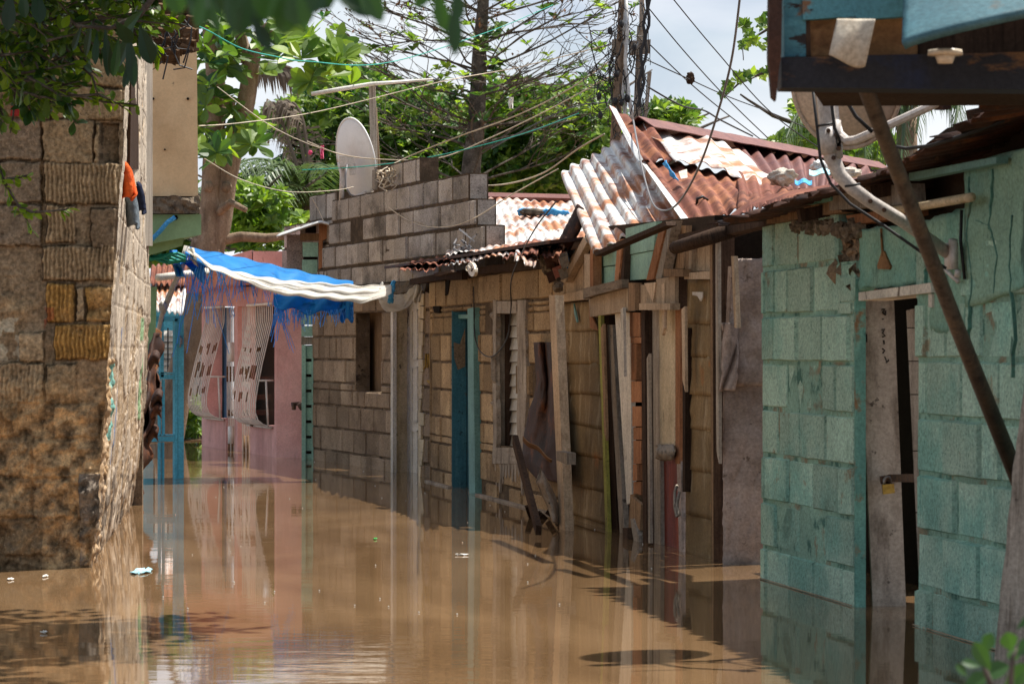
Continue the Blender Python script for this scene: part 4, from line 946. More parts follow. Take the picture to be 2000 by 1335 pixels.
sb('post', [(1231, 965), (1238, 964), (1232, 1095), (1224, 1092)], .05, .05, 'wmid')
for x0, y0, x1, y1, mt__, tn in ((1230, 610, 1250, 657, 'worange', .35), (1232, 658, 1255, 670, 'worange', .5), (1233, 671, 1243, 742, 'worange', .3), (1233, 744, 1253, 785, 'worange', .7), (1235, 793, 1253, 832, 'worange', .8), (1237, 834, 1253, 858, 'worange', .6), (1237, 860, 1252, 905, 'worange', .75), (1236, 906, 1244, 938, 'worange', .9), (1237, 940, 1252, 966, 'worange', .45)):
    sb('wood_offcut', rect(x0, y0, x1, y1), .02 + R.uniform(0, .015), .03, mt__, tn)
sb('wood_offcut', [(1233, 969), (1252, 985), (1250, 1035), (1231, 1010)], .06, .02, 'wmid', .8)
sb('wood_offcut', [(1231, 1012), (1236, 1012), (1247, 1045), (1248, 1070), (1238, 1060)], .07, .03, 'wgrey', .5)
sb('wood_offcut', [(1216, 1030), (1226, 1030), (1226, 1058), (1216, 1056)], .08, .05, 'wdark', .9)
sb('post', [(1252, 606), (1259, 606), (1263, 1100), (1256, 1100)], .05, .08, 'wdark', .6)
sb('plank', [(1266, 604), (1287, 604), (1291, 1100), (1271, 1100)], .01, .03, 'wgrey', .85)
sb('plank', [(1287.5, 602), (1319, 602), (1318, 882), (1289, 880)], .015, .03, 'cream_old', .55)
sb('plank', [(1319, 602), (1330, 602), (1327, 905), (1319, 905)], .035, .06, 'worange', .3)
for P, mt__, tn in (([(1212, 604), (1217, 600), (1219, 735), (1214, 722)], 'white_old', .5), ([(1292, 556), (1298, 552), (1297, 640), (1293, 655)], 'wlight', .9), ([(1331, 604), (1337, 598), (1338, 765), (1333, 742)], 'wlight', .8), ([(1397, 470), (1402, 462), (1404, 905), (1399, 880)], 'wgrey', .9), ([(1263, 700), (1267, 690), (1270, 1060), (1266, 1060)], 'wgrey', .8), ([(1173, 640), (1178, 632), (1184, 860), (1180, 845)], 'wmid', .7)):
    sb('splinter', P, .075, .015, mt__, tn)
b = MB()
def rag(u, v): return SH.pt(lerp(1283, 1318, u), lerp(870, 892, v) + 5 * math.sin(u * 3) * v, .03 + .03 * math.sin(v * 3) + .01 * fbm((u * 5, v * 3, 1), 2))
b.grid(rag, 14, 8, .01); b.build('rag', m['wgrey'], sk, True)
sb('door_panel', [(1292, 893), (1328, 893), (1330, 1110), (1293, 1105)], -.01, .03, 'redboard')
sb('batten', [(1322, 906), (1330, 900), (1332, 1110), (1327, 1110)], .03, .04, 'ply', .4)
b = MB(); b.tube([SH.pt(1322, 948, .06), SH.pt(1318, 960, .09), SH.pt(1318, 990, .1), SH.pt(1322, 1008, .1), SH.pt(1327, 1005, .09), SH.pt(1322, 985, .09), SH.pt(1327, 960, .07)], .008, 6); b.build('tie_wire', m['wgrey'], sk, True)
sb('post', [(1333, 640), (1339, 640), (1338, 960), (1333, 960)], .04, .05, 'wdark', .2)
lino(1344, 1390, 1340, 1394, (545, 1100), 'wall_sheet', [(545, 545), (628, 630), (692, 696), (766, 770), (832, 838), (912, 922), (1000, 1012), (1080, 1098), (1110, 1125)])
b = MB(); b.prism([SH.pt(x, y, .04) for x, y in ((1352, 570), (1371, 570), (1371, 582), (1368, 588), (1362, 578), (1352, 576))], -SH.n * .006); b.build('sheet_tear', m['cloth'], sk)
sb('post', [(1386, 430), (1394, 430), (1395, 1120), (1390, 1120)], .06, .10, 'wdark', .85)
b = MB(); b.prism([SH.pt(x, y, .064) for x, y in ((1386.5, 460), (1391, 460), (1393, 1120), (1390.5, 1120))], -SH.n * .003); b.build('post_face', m['wmid'], sk)
for k, (x0, y0, x1, y1, w_, mt__) in enumerate(((1408, 480, 1410, 700, 6, 'wlight'), (1415, 470, 1419, 640, 7, 'wgrey'), (1404, 520, 1408, 830, 4, 'wgrey'), (1422, 520, 1412, 760, 6, 'ply'), (1428, 500, 1434, 640, 5, 'wlight'))):
    sb('slat', [(x0, y0), (x0 + w_, y0), (x1 + w_, y1), (x1, y1)], -.05 + .02 * k, .02, mt__)
# pinkish end panel, facing the viewer
PN = 13.3
b = MB()
def pnl(u, v): return at(lerp(1412, 1500, u), lerp(742, 1130, v), PN) + V(0, .012 * fbm((u * 3, v * 6, 1), 1.5) , 0)
b.grid(pnl, 20, 40, .02); b.build('end_panel', m['ply'], sk, True)
b = MB()
def pnl2(u, v): return at(lerp(1436 - 20 * v, 1500, u), lerp(505, 752, v), PN - .04) + V(0, .012 * fbm((u * 3, v * 6, 7), 1.5), 0)
b.grid(pnl2, 20, 30, .015, .6); b.build('end_panel', m['ply'], sk, True)
b = MB()
def rg(u, v): return at(lerp(1408, 1437, u) + 6 * math.sin(v * 4), lerp(630, 762, v), PN - .09) + V(0, .03 * math.sin(u * 7 + v * 6), 0)
b.grid(rg, 12, 22, .01); b.build('rag', m['ply'], sk, True)
b = MB(); b.prism([at(1396, 420, 13.6), at(1520, 420, 13.5), at(1520, 1130, 13.5), at(1396, 1130, 13.6)], (0, .05, 0)); b.build('shade_backing', m['dark'], sk)
for k in range(6):
    b = MB(); b.blob(at(1418 + R.uniform(-5, 60), 780 + R.uniform(-30, 200), PN - .012), (.006, .006, .007), .5, 3, 6, .4); b.build('nail_head', m['rustlatch'], sk)
# fascia and gable
sb('fascia', [(1084, 578), (1139, 566), (1139, 585), (1084, 590)], .06, .04, 'wlight', .6)
sb('fascia', [(1139.5, 563), (1214, 545), (1214, 562), (1139.5, 582)], .09, .04, 'wgreyh', .5)
sb('fascia', [(1150, 585), (1226, 552), (1227, 607), (1152, 619)], .05, .04, 'wlight', .45)
sb('fascia', rect(1227.5, 552, 1240, 606), .09, .04, 'wmid', .6); sb('fascia', rect(1245, 556, 1281, 594), .06, .04, 'wlight', .35)
sb('fascia', [(1258, 553), (1281, 551), (1275, 590)], .075, .02, 'wlight', .9)
sb('fascia', [(1281.5, 545), (1318, 539), (1318, 601), (1281.5, 601)], .07, .04, 'wlight', .3); sb('fascia', rect(1248, 592, 1309, 605), .10, .05, 'wlight', .5)
sb('fascia', rect(1319, 536, 1326, 601), .05, .05, 'wdark', .6); sb('fascia', rect(1296, 525, 1334, 540), .09, .04, 'wmid', .3)
sb('fascia', [(1336, 533), (1388, 529), (1388, 545), (1336, 545)], .06, .04, 'wlight', .7)
sb('gable_plank', [(1083, 576), (1090, 540), (1102, 520), (1103, 574)], .02, .03, 'wlight', .4); sb('gable_plank', [(1103.5, 574), (1103.5, 520), (1140, 464), (1140, 566)], .015, .03, 'wlight', .7)
sb('gable_brace', [(1101, 549), (1103, 536), (1140, 462), (1146, 474), (1104, 552)], .06, .04, 'wlight', .55)
sb('gable_post', rect(1141, 496, 1152, 563), .05, .04, 'wlight', .75); sb('gable_post', rect(1152.5, 480, 1158, 561), .06, .05, 'worange', .5)
sb('gable_board', [(1158, 482), (1206, 474), (1208, 516), (1160, 522)], .0, .03, 'mint', .55); sb('gable_board', [(1159, 524), (1207, 518.5), (1208, 550), (1160, 556)], -.005, .03, 'mint', .6)
sb('gable_board', [(1222, 446), (1282, 432), (1276, 488), (1222, 498)], .0, .03, 'mint', .35); sb('gable_board', [(1222, 500), (1275, 490), (1268, 544), (1221, 548)], -.005, .03, 'mint', .45)
sb('gable_post', [(1206, 470), (1216, 466), (1208, 547), (1200, 549)], .04, .05, 'worange', .8); sb('gable_post', [(1216.5, 466), (1221, 465), (1218, 550), (1212, 552)], .03, .05, 'wdark', .8)
sb('gable_brace', [(1290, 436), (1302, 432), (1276, 545), (1262, 547)], .06, .03, 'worange', .35); sb('gable_brace', [(1302.5, 434), (1314, 430), (1292, 543), (1277, 545)], .05, .05, 'wgrey', .5)
sb('gable_plank', [(1308, 440), (1340, 440), (1336, 524), (1296, 524)], -.01, .03, 'wmid', .8); sb('gable_plank', [(1341, 470), (1358, 466), (1357, 530), (1338, 530)], .0, .03, 'wmid', .5)
sb('gable_plank', [(1358.5, 470), (1388, 464), (1388, 529), (1357.5, 529)], .015, .03, 'wlight', .8); sb('gable_post', [(1346, 470), (1352, 468), (1350, 530), (1345, 530)], .04, .03, 'wlight', .6)
sb('shade_backing', [(1086, 575), (1150, 445), (1400, 420), (1400, 560)], -.06, .03, 'interior')

# roof sheets
def sheet(nm, mat, c00, c10, c11, c01, n, amp=.017, jag=.02, warp=.02, seed=0, thick=.004, nv=14, label=None):
    b = MB(); corr(b, at(*c00), at(*c10), at(*c11), at(*c01), n, amp, nv, thick, jag, .5, 0, 10, warp, seed)
    o = b.build(nm, m[mat], sk, True)
    if label: o['label'] = label
    return o
sheet('roof_sheet', 'rustmix', (1097, 342, 17.9), (1222, 262, 17.7), (1345, 425, 15.5), (1160, 496, 15.8), 6.5, .015, .03, .035, 1, label='silver and rust sheet drooping over the gable')
sheet('roof_sheet', 'rust', (1190, 208, 18.0), (1262, 246, 17.8), (1325, 312, 16.6), (1252, 322, 16.6), 2.5, .014, .03, .03, 2)
b = MB(); b.prism([at(1190, 206, 17.9), at(1204, 214, 17.9), at(1256, 312, 16.5), at(1246, 318, 16.5)], (0, .006, .004)); b.build('bent_edge', m['galv'], sk)
sheet('roof_sheet', 'rustwhite', (1250, 240, 17.75), (1450, 288, 18.9), (1532, 376, 16.6), (1322, 312, 16.5), 5.5, .012, .05, .05, 3)
sheet('roof_sheet', 'rust', (1256, 316, 16.75), (1450, 338, 16.9), (1480, 402, 15.0), (1346, 442, 15.0), 6.5, .012, .03, .03, 4)
b = MB(); b.prism([at(1253, 318, 16.6), at(1264, 322, 16.6), at(1352, 437, 14.85), at(1336, 437, 14.85)], (0, .006, .004)); b.build('bent_edge', m['galv'], sk)
sheet('roof_sheet', 'ridge', (1430, 280, 19.3), (1712, 330, 21.3), (1660, 380, 17.6), (1508, 372, 16.9), 10, .02, .01, .01, 5)
sheet('roof_sheet', 'rust', (1440, 340, 16.9), (1540, 360, 17.0), (1560, 395, 14.6), (1440, 410, 14.9), 4, .013, .04, .04, 6)
b = MB()
def rcap(u, v):
    p = lerp(at(1246, 240, 17.6), at(1716, 326, 21.5), u); a = (v - .5) * 2
    return p + V(.09 * a, -.10 * a, .035 - .07 * abs(a) + .004 * fbm((u * 20, v, 3), 1))
b.grid(rcap, 50, 6, .006); b.build('ridge_cap', m['ridge'], sk)
b = MB()
def edge(u, v):
    P4 = [(1325, 470, 14.4), (1365, 452, 14.3), (1420, 436, 14.0), (1465, 402, 13.7), (1530, 386, 13.1), (1620, 372, 12.5)]
    px = lerp(1325, 1620, u); y = interp([(a, q) for a, q, _ in P4], px); D = interp([(a, d) for a, _, d in P4], px)
    j = 9 * noise.noise(Vector((u * 60, 3, 1))) + 8 * abs(math.sin(u * 44)) * (v > .9)
    return at(px, y - 10 + v * (14 + j * (v > .9)), D + .5 * (1 - v))
b.grid(edge, 150, 3, .004); b.build('jagged_edge', m['rust'], sk)
b = MB(); b.tube([SH.pt(1318, 484, .25), SH.pt(1390, 462, .2), at(1470, 438, 13.2), at(1600, 408, 12.6)], [.03, .035, .035, .035], 10); b.build('eave_pole', m['wdark'], sk, True)
b = MB(); b.prism([SH.pt(1160, 492, .2), SH.pt(1300, 432, .2), SH.pt(1302, 440, .2), SH.pt(1162, 500, .2)], -SH.n * .05); b.build('eave_batten', m['wdark'], sk)
b = MB(); b.grid(lambda u, v: at(lerp(1360, 1460, u), lerp(456, 478, v) + 4 * math.sin(u * 22), 14.2 + .3 * (1 - v)), 40, 3, .004); b.build('hanging_strip', m['rust'], sk)
# small things lying on the roof
def stone(label, x, y, D, r_, mat, seed, cat='stone', nm='roof_stone'):
    b = MB(); b.blob(at(x, y, D), r_, .4, 2.2, 16, .5, 0, seed); tag(b.build(nm, m[mat], None, True), label, cat)
stone('pale rough stone weighing down the rusty roof edge', 1529, 346, 15.9, (.075, .07, .045), 'stone', 1)
stone('pale block leaning under the red ridge cap', 1600, 327, 16.4, (.045, .05, .04), 'galv', 5)
stone('white rubble piece nearest the right end of the ridge cap', 1652, 338, 16.2, (.09, .07, .03), 'stone', 9)
b = MB(); b.prism([at(1326, 338, 16.0), at(1342, 333, 16.0), at(1343, 347, 15.95), at(1330, 349, 15.95)], (0, .03, .01)); tag(b.build('tile_shard', m['white_old']), 'small white shard lying on the red brown roof sheet', 'shard')
b = MB()
for k in range(4): b.tube([at(1298 + i * 5 + R.uniform(-3, 3), 316 + i * 8 + R.uniform(-3, 3), 16.2) for i in range(6)], .007, 5)
tag(b.build('rope_tuft', m['rope'], None, True), 'tuft of blue rope on the roof beside the white shard', 'rope')
b = MB(); b.tube([at(1361, 398, 15.5), at(1362, 388, 15.45), at(1372, 384, 15.45), at(1382, 390, 15.5), at(1376, 392, 15.5)], .008, 6); tag(b.build('wire_loop', m['wire'], None, True), 'small bent wire loop on the red brown roof sheet', 'wire')
b = MB(); b.grid(lambda u, v: at(1552 + 34 * u, 352 + 8 * v + 3 * math.sin(u * 9), 15.6 - .1 * v), 10, 3, .004); tag(b.build('blue_rag', m['rope']), 'scrap of blue cloth next to the pale roof stone', 'rag')
b = MB(); b.grid(lambda u, v: at(1580 + 42 * u, 332 + 10 * v + 3 * math.sin(u * 7), 16.3 - .1 * v), 10, 3, .004); tag(b.build('blue_rag', m['plasticblue']), 'pale blue plastic scrap below the ridge cap', 'rag')
# ------------------------------------------------------------------ tarp across the alley
BT = [(362, 483), (400, 489), (456, 500), (538, 519), (621, 537), (700, 553), (760, 560)]
BL = [(362, 500), (402, 528), (456, 549), (514, 566), (536, 571), (545, 592), (580, 598), (637, 603), (686, 588), (720, 580), (760, 570)]
WT = [(362, 484), (385, 499), (415, 519), (497, 538), (580, 550), (662, 556), (703, 557), (760, 556)]
WB = [(362, 490), (385, 503), (415, 527), (481, 551), (538, 572), (621, 583), (703, 592), (736, 586), (765, 572)]
tp = thing('tarp', 'blue tarpaulin with frayed fringe and a dirty white cloth strung across the alley', 'tarp', at(560, 600, 22))
Dt = lambda px: lerp(21.8, 22.2, (px - 362) / 400)
b = MB()
def bt(u, v):
    px = lerp(362, 690, u); y = lerp(interp(BT, px), interp(BL, px) - 6, v)
    return at(px, y, Dt(px) + .55 - .9 * v + .05 * math.sin(u * 17 + v * 4) + .03 * math.sin(v * 9 + u * 6)) + V(0, 0, .006 * math.sin(u * 40 + v * 3))
b.grid(bt, 110, 22, .003)
def bl2(u, v):
    px = lerp(534, 688, u); y = lerp(575, lerp(596, 612, math.sin(u * 2.8)) + 5 * math.sin(u * 18), v)
    return at(px, y, Dt(px) - .38 + .04 * math.sin(u * 15 + v * 3) + .02 * v)
b.grid(bl2, 60, 10, .003)
b.grid(lambda u, v: at(lerp(664, 690, u), lerp(588, 626 + 5 * math.sin(u * 9), v), Dt(680) - .38 + .04 * math.sin(u * 8)), 12, 8, .003)
b.build('sheet', m['tarp'], tp, True)
b = MB()
def wt(u, v):
    px = lerp(368, 765, u); y = lerp(interp(WT, px), interp(WB, px), v)
    k = min(1, u * 3, (1 - u) * 5 + .25)
    return at(px, y, Dt(px) - .24 - .26 * v - (.012 * math.sin(v * math.pi) + .022 * math.sin(v * 14 + u * 4 + 1.5 * math.sin(u * 5)) + .010 * math.sin(v * 31 + u * 9)) * k) + V(0, 0, .006 * math.sin(u * 50 + v * 6))
b.grid(wt, 130, 26, .006)
b.build('white_cloth', m['cloth'], tp, True)
b = MB()
def uu(u, v):
    P = [(742, 560), (752, 580), (765, 592), (782, 594), (798, 584), (808, 566), (814, 560)]
    k = u * (len(P) - 1); i = min(int(k), len(P) - 2); t = k - i
    x = lerp(P[i][0], P[i + 1][0], t); y = lerp(P[i][1], P[i + 1][1], t)
    a = v * 2 * math.pi; r_ = (.055 + .015 * math.sin(u * 14 + v * 25) + .012 * math.sin(a * 5 + u * 3)) * (.6 + .5 * math.sin(u * 3))
    return at(x, y, 22.05) + V(r_ * math.cos(a) * .7, -r_ * math.sin(a) * .5, r_ * math.cos(a + 1) * .9)
b.grid(uu, 50, 26, 0)
b.grid(lambda u, v: at(lerp(809, 822, u) + 2 * math.sin(v * 5), lerp(556, 592, v) - 7 * u * (1 - v) - 6 * abs(u - .5) * v, 21.95 + .05 * math.sin(u * 9 + v * 4)), 14, 18, .005)
b.grid(lambda u, v: at(lerp(738, 748, u), lerp(562, 586, v) - 5 * abs(u - .5) * v, 21.9 + .04 * math.sin(u * 9)), 10, 10, .005)
b.build('cloth_knot', m['cloth'], tp, True)
b = MB()
for k in range(7): b.tube([at(768 + R.uniform(-3, 5) - i * 1.0, 549 + i * 6 + R.uniform(-1, 1), 21.9) for i in range(8)], .011, 5)
b.build('rope_wrap', m['rope'], tp, True)
b = MB()
def strand(x, y, L_, D):
    pts = []; dx = R.uniform(-.35, .35); cx_ = x
    for i in range(5):
        pts.append(at(cx_, y + L_ * i / 4, D + R.uniform(-.02, .02))); cx_ += dx * L_ / 4 + R.uniform(-1, 1)
    b.tube(pts, R.uniform(.0016, .003), 4, R.random(), 0, False)
for k in range(70):
    px = R.uniform(385, 540); strand(px, interp(BL, px) - 8, R.uniform(14, 46) if px > 445 else R.uniform(20, 110) , Dt(px) - .33 + R.uniform(-.03, .03))
for k in range(17): strand(R.uniform(345, 400), R.uniform(500, 535), R.uniform(40, 190), 21.75 + R.uniform(-.1, .1))
for k in range(90):
    px = R.uniform(536, 690); strand(px, 598 + 8 * math.sin((px - 534) / 154 * 2.8), R.uniform(8, 34) * (1 if px < 655 else .9), Dt(px) - .38)
for k in range(34): strand(R.uniform(538, 556), R.uniform(575, 598), R.uniform(20, 95), Dt(545) - .25)
for k in range(40): strand(R.uniform(575, 600), 600, R.uniform(10, 48), Dt(590) - .25)
o = b.build('fringe', m['fringe'], tp); o['kind'] = 'stuff'
b = MB()
b.grid(lambda u, v: at(lerp(338, 400, u), lerp(494, 506, v) + 22 * u + 12 * math.sin(u * 5 + v * 3) * (.4 + .6 * v) + 14 * v, 21.6 + .08 * math.sin(u * 9 + v * 5)), 26, 12, .003)
b.grid(lambda u, v: at(lerp(338, 352, v) + 8 * math.sin(u * 6), lerp(488, 540, v), 21.55 + .06 * math.sin(u * 7 + v * 4)), 10, 18, .003)
b.build('tied_corner', m['tarp'], tp, True)
b = MB()
b.grid(lambda u, v: at(lerp(366, 378, u) + 10 * v, lerp(484, 512, v) + 10 * u * v, 21.5 + .05 * math.sin(u * 8)), 8, 12, .004); b.build('cloth_corner', m['cloth'], tp, True)

# ------------------------------------------------------------------ green house
GR = Plane(gw(1485, 1129), gw(1898, 1254))
gh = thing('green_house', 'mint green painted block house with a padlocked door on the right', 'house', GR.pt(1700, 1190))
S = GR.s
ztop = GR.zof(1560, 440)
b = MB()
bwall(b, GR, S(1485), S(1667), courses(-.26, 8) , (), .03, .37, 21, .009, .006)
bwall(b, GR, S(1485), S(1632), [(1.34, 1.545, None, None)], (), .10, .37, 25, .012, .004)
b.build('wall', [m['green'], m['green_mortar']], gh)
b = MB()
bwall(b, GR, S(1788), S(2600), courses(-.27, 8, h=.205), (), .10, .38, 22, .009, .006)
b.build('wall', [m['green'], m['green_mortar']], gh)
b = MB()
def pls(px0, px1, y0f, y1f, off, nu=26, nv=16, sd=1):
    def fn(u, v):
        x = lerp(px0, px1, u); e = fbm((u * 5, v * 3, sd), 1.3)
        return GR.pt(x + (4 * fbm((v * 6, sd, 2), 1) if u in (0, 1) else 0), lerp(y0f(x), y1f(x), v) + (16 * fbm((u * 2.2, v * 3, sd + 7), 1.4) if v == 1 else 4 * e if v == 0 else 0), off + .006 * e)
    b.grid(fn, nu, nv, -.05)
pls(1678, 1790, lambda x: lerp(448, 436, (x - 1678) / 112), lambda x: lerp(566, 551, (x - 1678) / 112), .0)
pls(1790.3, 1884, lambda x: lerp(436, 405, (x - 1790) / 94), lambda x: lerp(640, 660, (x - 1790) / 94), .0, 26, 16, 4)
pls(1884.4, 2500, lambda x: lerp(322, 290, (x - 1884) / 116), lambda x: lerp(590, 560, (x - 1884) / 116), .006, 90, 40, 9)
b.build('wall_plaster', m['green_plaster'], gh, True)
for P in (((1890, 345), (1894, 400), (1888, 470), (1896, 560), (1890, 640), (1884, 690)), ((1936, 330), (1930, 420), (1944, 500), (1938, 590)), ((1975, 420), (1968, 520), (1980, 640), (1972, 760)), ((1905, 430), (1930, 440), (1938, 470)), ((1800, 470), (1806, 520), (1802, 560))):
    b = MB(); Q = []
    for (x0, y0), (x1, y1) in zip(P, P[1:]):
        for k in range(5): Q.append((lerp(x0, x1, k / 5) + R.uniform(-3, 3), lerp(y0, y1, k / 5)))
    for (x0, y0), (x1, y1) in zip(Q, Q[1:]):
        w0 = R.uniform(.3, 1.0); b.prism([GR.pt(x0 - w0, y0, .0105), GR.pt(x0 + w0, y0, .0105), GR.pt(x1 + .8, y1 + 1, .0105), GR.pt(x1 - .8, y1 + 1, .0105)], -GR.n * .012)
    b.build('plaster_crack', m['teal_deep'], gh)
b = MB()
for a_, e_ in ((1485, 1667), (1788, 2050)):
    for k in range(24):
        s0_, s1_ = lerp(S(a_), S(e_), k / 24), lerp(S(a_), S(e_), (k + 1) / 24)
        b.prism([GR.pos(s0_, .003, .005), GR.pos(s1_, .003, .005), GR.pos(s1_, .003, .007 + R.uniform(0, .006)), GR.pos(s0_, .003, .007 + R.uniform(0, .006))], (0, 0, .003))
b.build('scum_line', m['wlight'], gh)
b = MB()
def bm_(u, v): return GR.pt(lerp(1628, 1692, u), lerp(438, 566, v), -.035 + .03 * fbm((u * 3, v * 7, 2), 1.5))
b.grid(bm_, 18, 30, -.06); b.build('bare_wall', m['brown'], gh, True)
b = MB()
b.prism([GR.pt(x, y, .0) for x, y in rect(1636, 541, 1670, 588)], -GR.n * .05, .5); b.prism([GR.pt(x, y, .0) for x, y in rect(1636, 592, 1661, 612)], -GR.n * .05, .6); b.prism([GR.pt(x, y, -.01) for x, y in rect(1624, 450, 1631, 518)], -GR.n * .05, .4)
b.build('broken_block', m['green'], gh)
b = MB()
for k in range(12):
    x = 1560 + k * 11 + R.uniform(-3, 3); b.blob(GR.pt(x, 452 - abs(k - 8) * 2 + R.uniform(-9, 6), .0), (.03, .02, .03), .6, 2, 7, R.random(), 0, k)
b.build('crumbled_top', m['concrete'], gh)['kind'] = 'stuff'
jamb('door_reveal', GR, 1667, 545, 1215, .002, .042, m['teal_deep'], gh, .02, .9)
Ds = GR.pt(1667, 900).y
df = thing  # (door parts hang on the house itself)
b = MB(); b.prism([at(1679, 580, Ds + .07), at(1746, 583, Ds + .07), at(1771, 1215, Ds + .03), at(1706, 1215, Ds + .03)], (0, .035, 0)); dr = b.build('door', m['mudwhite'], gh)
b = MB(); b.prism([at(1746, 940, Ds + .0), at(1724, 940, Ds + .0), at(1722, 944, Ds + .0), at(1746, 945, Ds)], (0, .02, 0))
b.prism([at(1735, 926, Ds + .0), at(1786, 925, Ds - .35), at(1786, 941, Ds - .35), at(1735, 941, Ds + .0)], (.004, .012, 0)); b.prism([at(1719, 930, Ds + .0), at(1736, 927, Ds + .0), at(1738, 943, Ds), at(1721, 945, Ds)], (0, .02, 0)); b.build('hasp', m['rustlatch'], gh)
b = MB(); b.prism([at(1723, 946, Ds - .05), at(1746, 944, Ds - .05), at(1748, 962, Ds - .05), at(1725, 965, Ds - .05)], (0, .022, 0)); pdl = b.build('padlock', m['brass'], gh)
b = MB(); b.tube([at(1727, 947, Ds - .04), at(1727, 937, Ds - .04), at(1731, 931, Ds - .04), at(1738, 931, Ds - .04), at(1742, 936, Ds - .04), at(1743, 946, Ds - .04)], .006, 6); o = b.build('shackle', m['steel'], gh, True)
b = MB()
for st in (((1722, 604), (1728, 603), (1724, 610), (1728, 614)), ((1730, 606), (1729, 616)), ((1724, 622), (1725, 624)), ((1722, 644), (1728, 642), (1724, 650), (1729, 656), (1723, 658)), ((1726, 664), (1727, 672)), ((1723, 680), (1728, 684), (1724, 690)), ((1728, 696), (1732, 706), (1736, 702)), ((1730, 708), (1736, 704)), ((1692, 652), (1693, 668)), ((1735, 838), (1737, 848)), ((1737, 860), (1740, 872), (1736, 876)), ((1734, 880), (1738, 884)), ((1712, 918), (1716, 930), (1722, 932))):
    b.tube([at(x, y, Ds + .063) for x, y in st], .0032, 4)
b.build('charcoal_marks', m['charcoal'], gh)
b = MB()
for k, (y0, y1) in enumerate(((606, 640), (641, 705), (706, 770), (771, 880), (881, 1000), (1001, 1215))):
    b.prism([GR.pt(x, y, -.09) for x, y in ((1770 + (y0 - 606) * .047, y0), (1830, y0 - 14 * (k == 0)), (1830, y1 - 1), (1770 + (y1 - 606) * .047, y1 - 1))], -GR.n * .02, R.uniform(.3, .7))
b.build('door_leaf', m['mudwhite'], gh)
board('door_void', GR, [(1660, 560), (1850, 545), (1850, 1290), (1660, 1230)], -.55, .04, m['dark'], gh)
board('lintel', GR, [(1677, 571), (1817, 552), (1819, 571), (1677, 587)], .02, .12, m['white_old'], gh, .5)
board('door_edge', GR, rect(1813, 574, 1820, 600), .012, .05, m['white_old'], gh, .3)
# timbers under the eave
def gb_(nm, pts, off, th, mat, tone=None): return board(nm, GR, pts, off, th, m[mat], gh, tone)
gb_('wall_plate', [(1497, 408), (1617, 391), (1646, 414), (1497, 437)], .03, .06, 'wmid', .3)
gb_('wall_plate', [(1619, 374), (1775, 358), (1778, 398), (1620, 411)], .045, .06, 'wgrey', .2)
gb_('wall_plate', [(1652, 421), (1786, 402), (1788, 420), (1660, 440)], .0, .05, 'worange', .2)
gb_('wall_plate', [(1540, 398), (1622, 384), (1622, 392), (1540, 406)], .055, .04, 'teal_deep', .9)
gb_('wall_plate', [(1775, 338), (1946, 306), (1946, 319), (1775, 353)], .06, .04, 'teal', .3)
gb_('eave_shade_boards', [(1500, 412), (1640, 372), (1760, 318), (1850, 250), (2100, 190), (2100, 470), (1500, 470)], -.12, .03, 'interior')  # dark backing standing in for the shaded void under the roof
gb_('wall_plate', [(1325, 458), (1500, 418), (1502, 438), (1325, 480)], .02, .05, 'wdark', .6)
b = MB(); b.tube([GR.pt(1730, 414, .06), GR.pt(1898, 385, .06)], .016, 8); b.build('conduit', m['cream_old'], gh, True)
b = MB(); b.tube([GR.pt(1724 - 3, 446, .008), GR.pt(1722, 470, .008), GR.pt(1724, 500, .008)], .005, 5)
b.prism([GR.pt(x, y, .008) for x, y in ((1722, 490), (1726, 490), (1738, 520), (1736, 526), (1714, 525), (1713, 518))], -GR.n * .012); b.build('rust_stain', m['orangewood'], gh)
b = MB(); b.tube([GR.pt(1878, 410, .02), GR.pt(1876, 470, .02), GR.pt(1884, 545, .02)], .006, 5); b.build('wall_cable', m['wire'], gh, True)
b = MB()
k_ = GR.n * -1.2 + V(0, 0, .22)
E0, E1, E2 = GR.pt(1400, 446, .22), GR.pt(1722, 334, .22), GR.pt(1850, 196, .22)
corr(b, E0 + k_, E1 + k_, E1, E0, 20, .011, 10, .004, .07, .5, 0, 8, .02, 11)
corr(b, E1 + k_ + V(0, 0, -.01), E2 + k_ + GR.d * .9, E2 + GR.d * .9, E1 + V(0, 0, -.01), 17, .011, 10, .004, .07, .5, 0, 8, .02, 12)
b.build('roof', m['rustdark'], gh, True)
b = MB()
for p in (lerp(E0, E1, .4), lerp(E0, E1, .8), lerp(E1, E2, .4), lerp(E1, E2, .9)):
    p = p - V(0, 0, .03); b = MB(); b.beam(p - GR.n * .1, p + k_, .05, .05, (0, 0, 1)); b.build('rafter', m['wdark'], gh)

# ------------------------------------------------------------------ overhanging timber box top right
ov = thing('timber_balcony', 'peeling blue timber balcony box on a black beam, overhanging at top right', 'balcony', at(1760, 172, 7.05))
DB = 7.0
def ob(nm, pts, d, th, mat, tone=None):
    b = MB(); b.prism([at(x, y, DB + d) for x, y in pts], (0, th, 0), R.uniform(.35, .65) if tone is None else tone); return b.build(nm, m[mat], ov)
ob('beam', [(1526, 112), (2250, 96), (2250, 176), (1850, 174), (1527, 171)], 0, .12, 'beam')
ob('corner_board', [(1503, -80), (1529, -80), (1526, 108), (1521, 140), (1516, 196), (1508, 188), (1501, 110)], -.04, .05, 'rustdark', .6)
ob('post', [(1530, -80), (1574, -80), (1574, 110.5), (1532, 111)], .02, .08, 'bluewood')
ob('panel', [(1574.5, 34), (1792, 30), (1792, 106), (1574.5, 110)], .05, .03, 'orangewood')
ob('post', [(1568, 36), (1582, 36), (1584, 109), (1568, 110)], .035, .014, 'wdark', .8)
ob('board', [(1566, -80), (1778, -80), (1772, 32), (1700, 37), (1640, 34), (1568, 39)], .01, .035, 'bluewood')
b = MB()
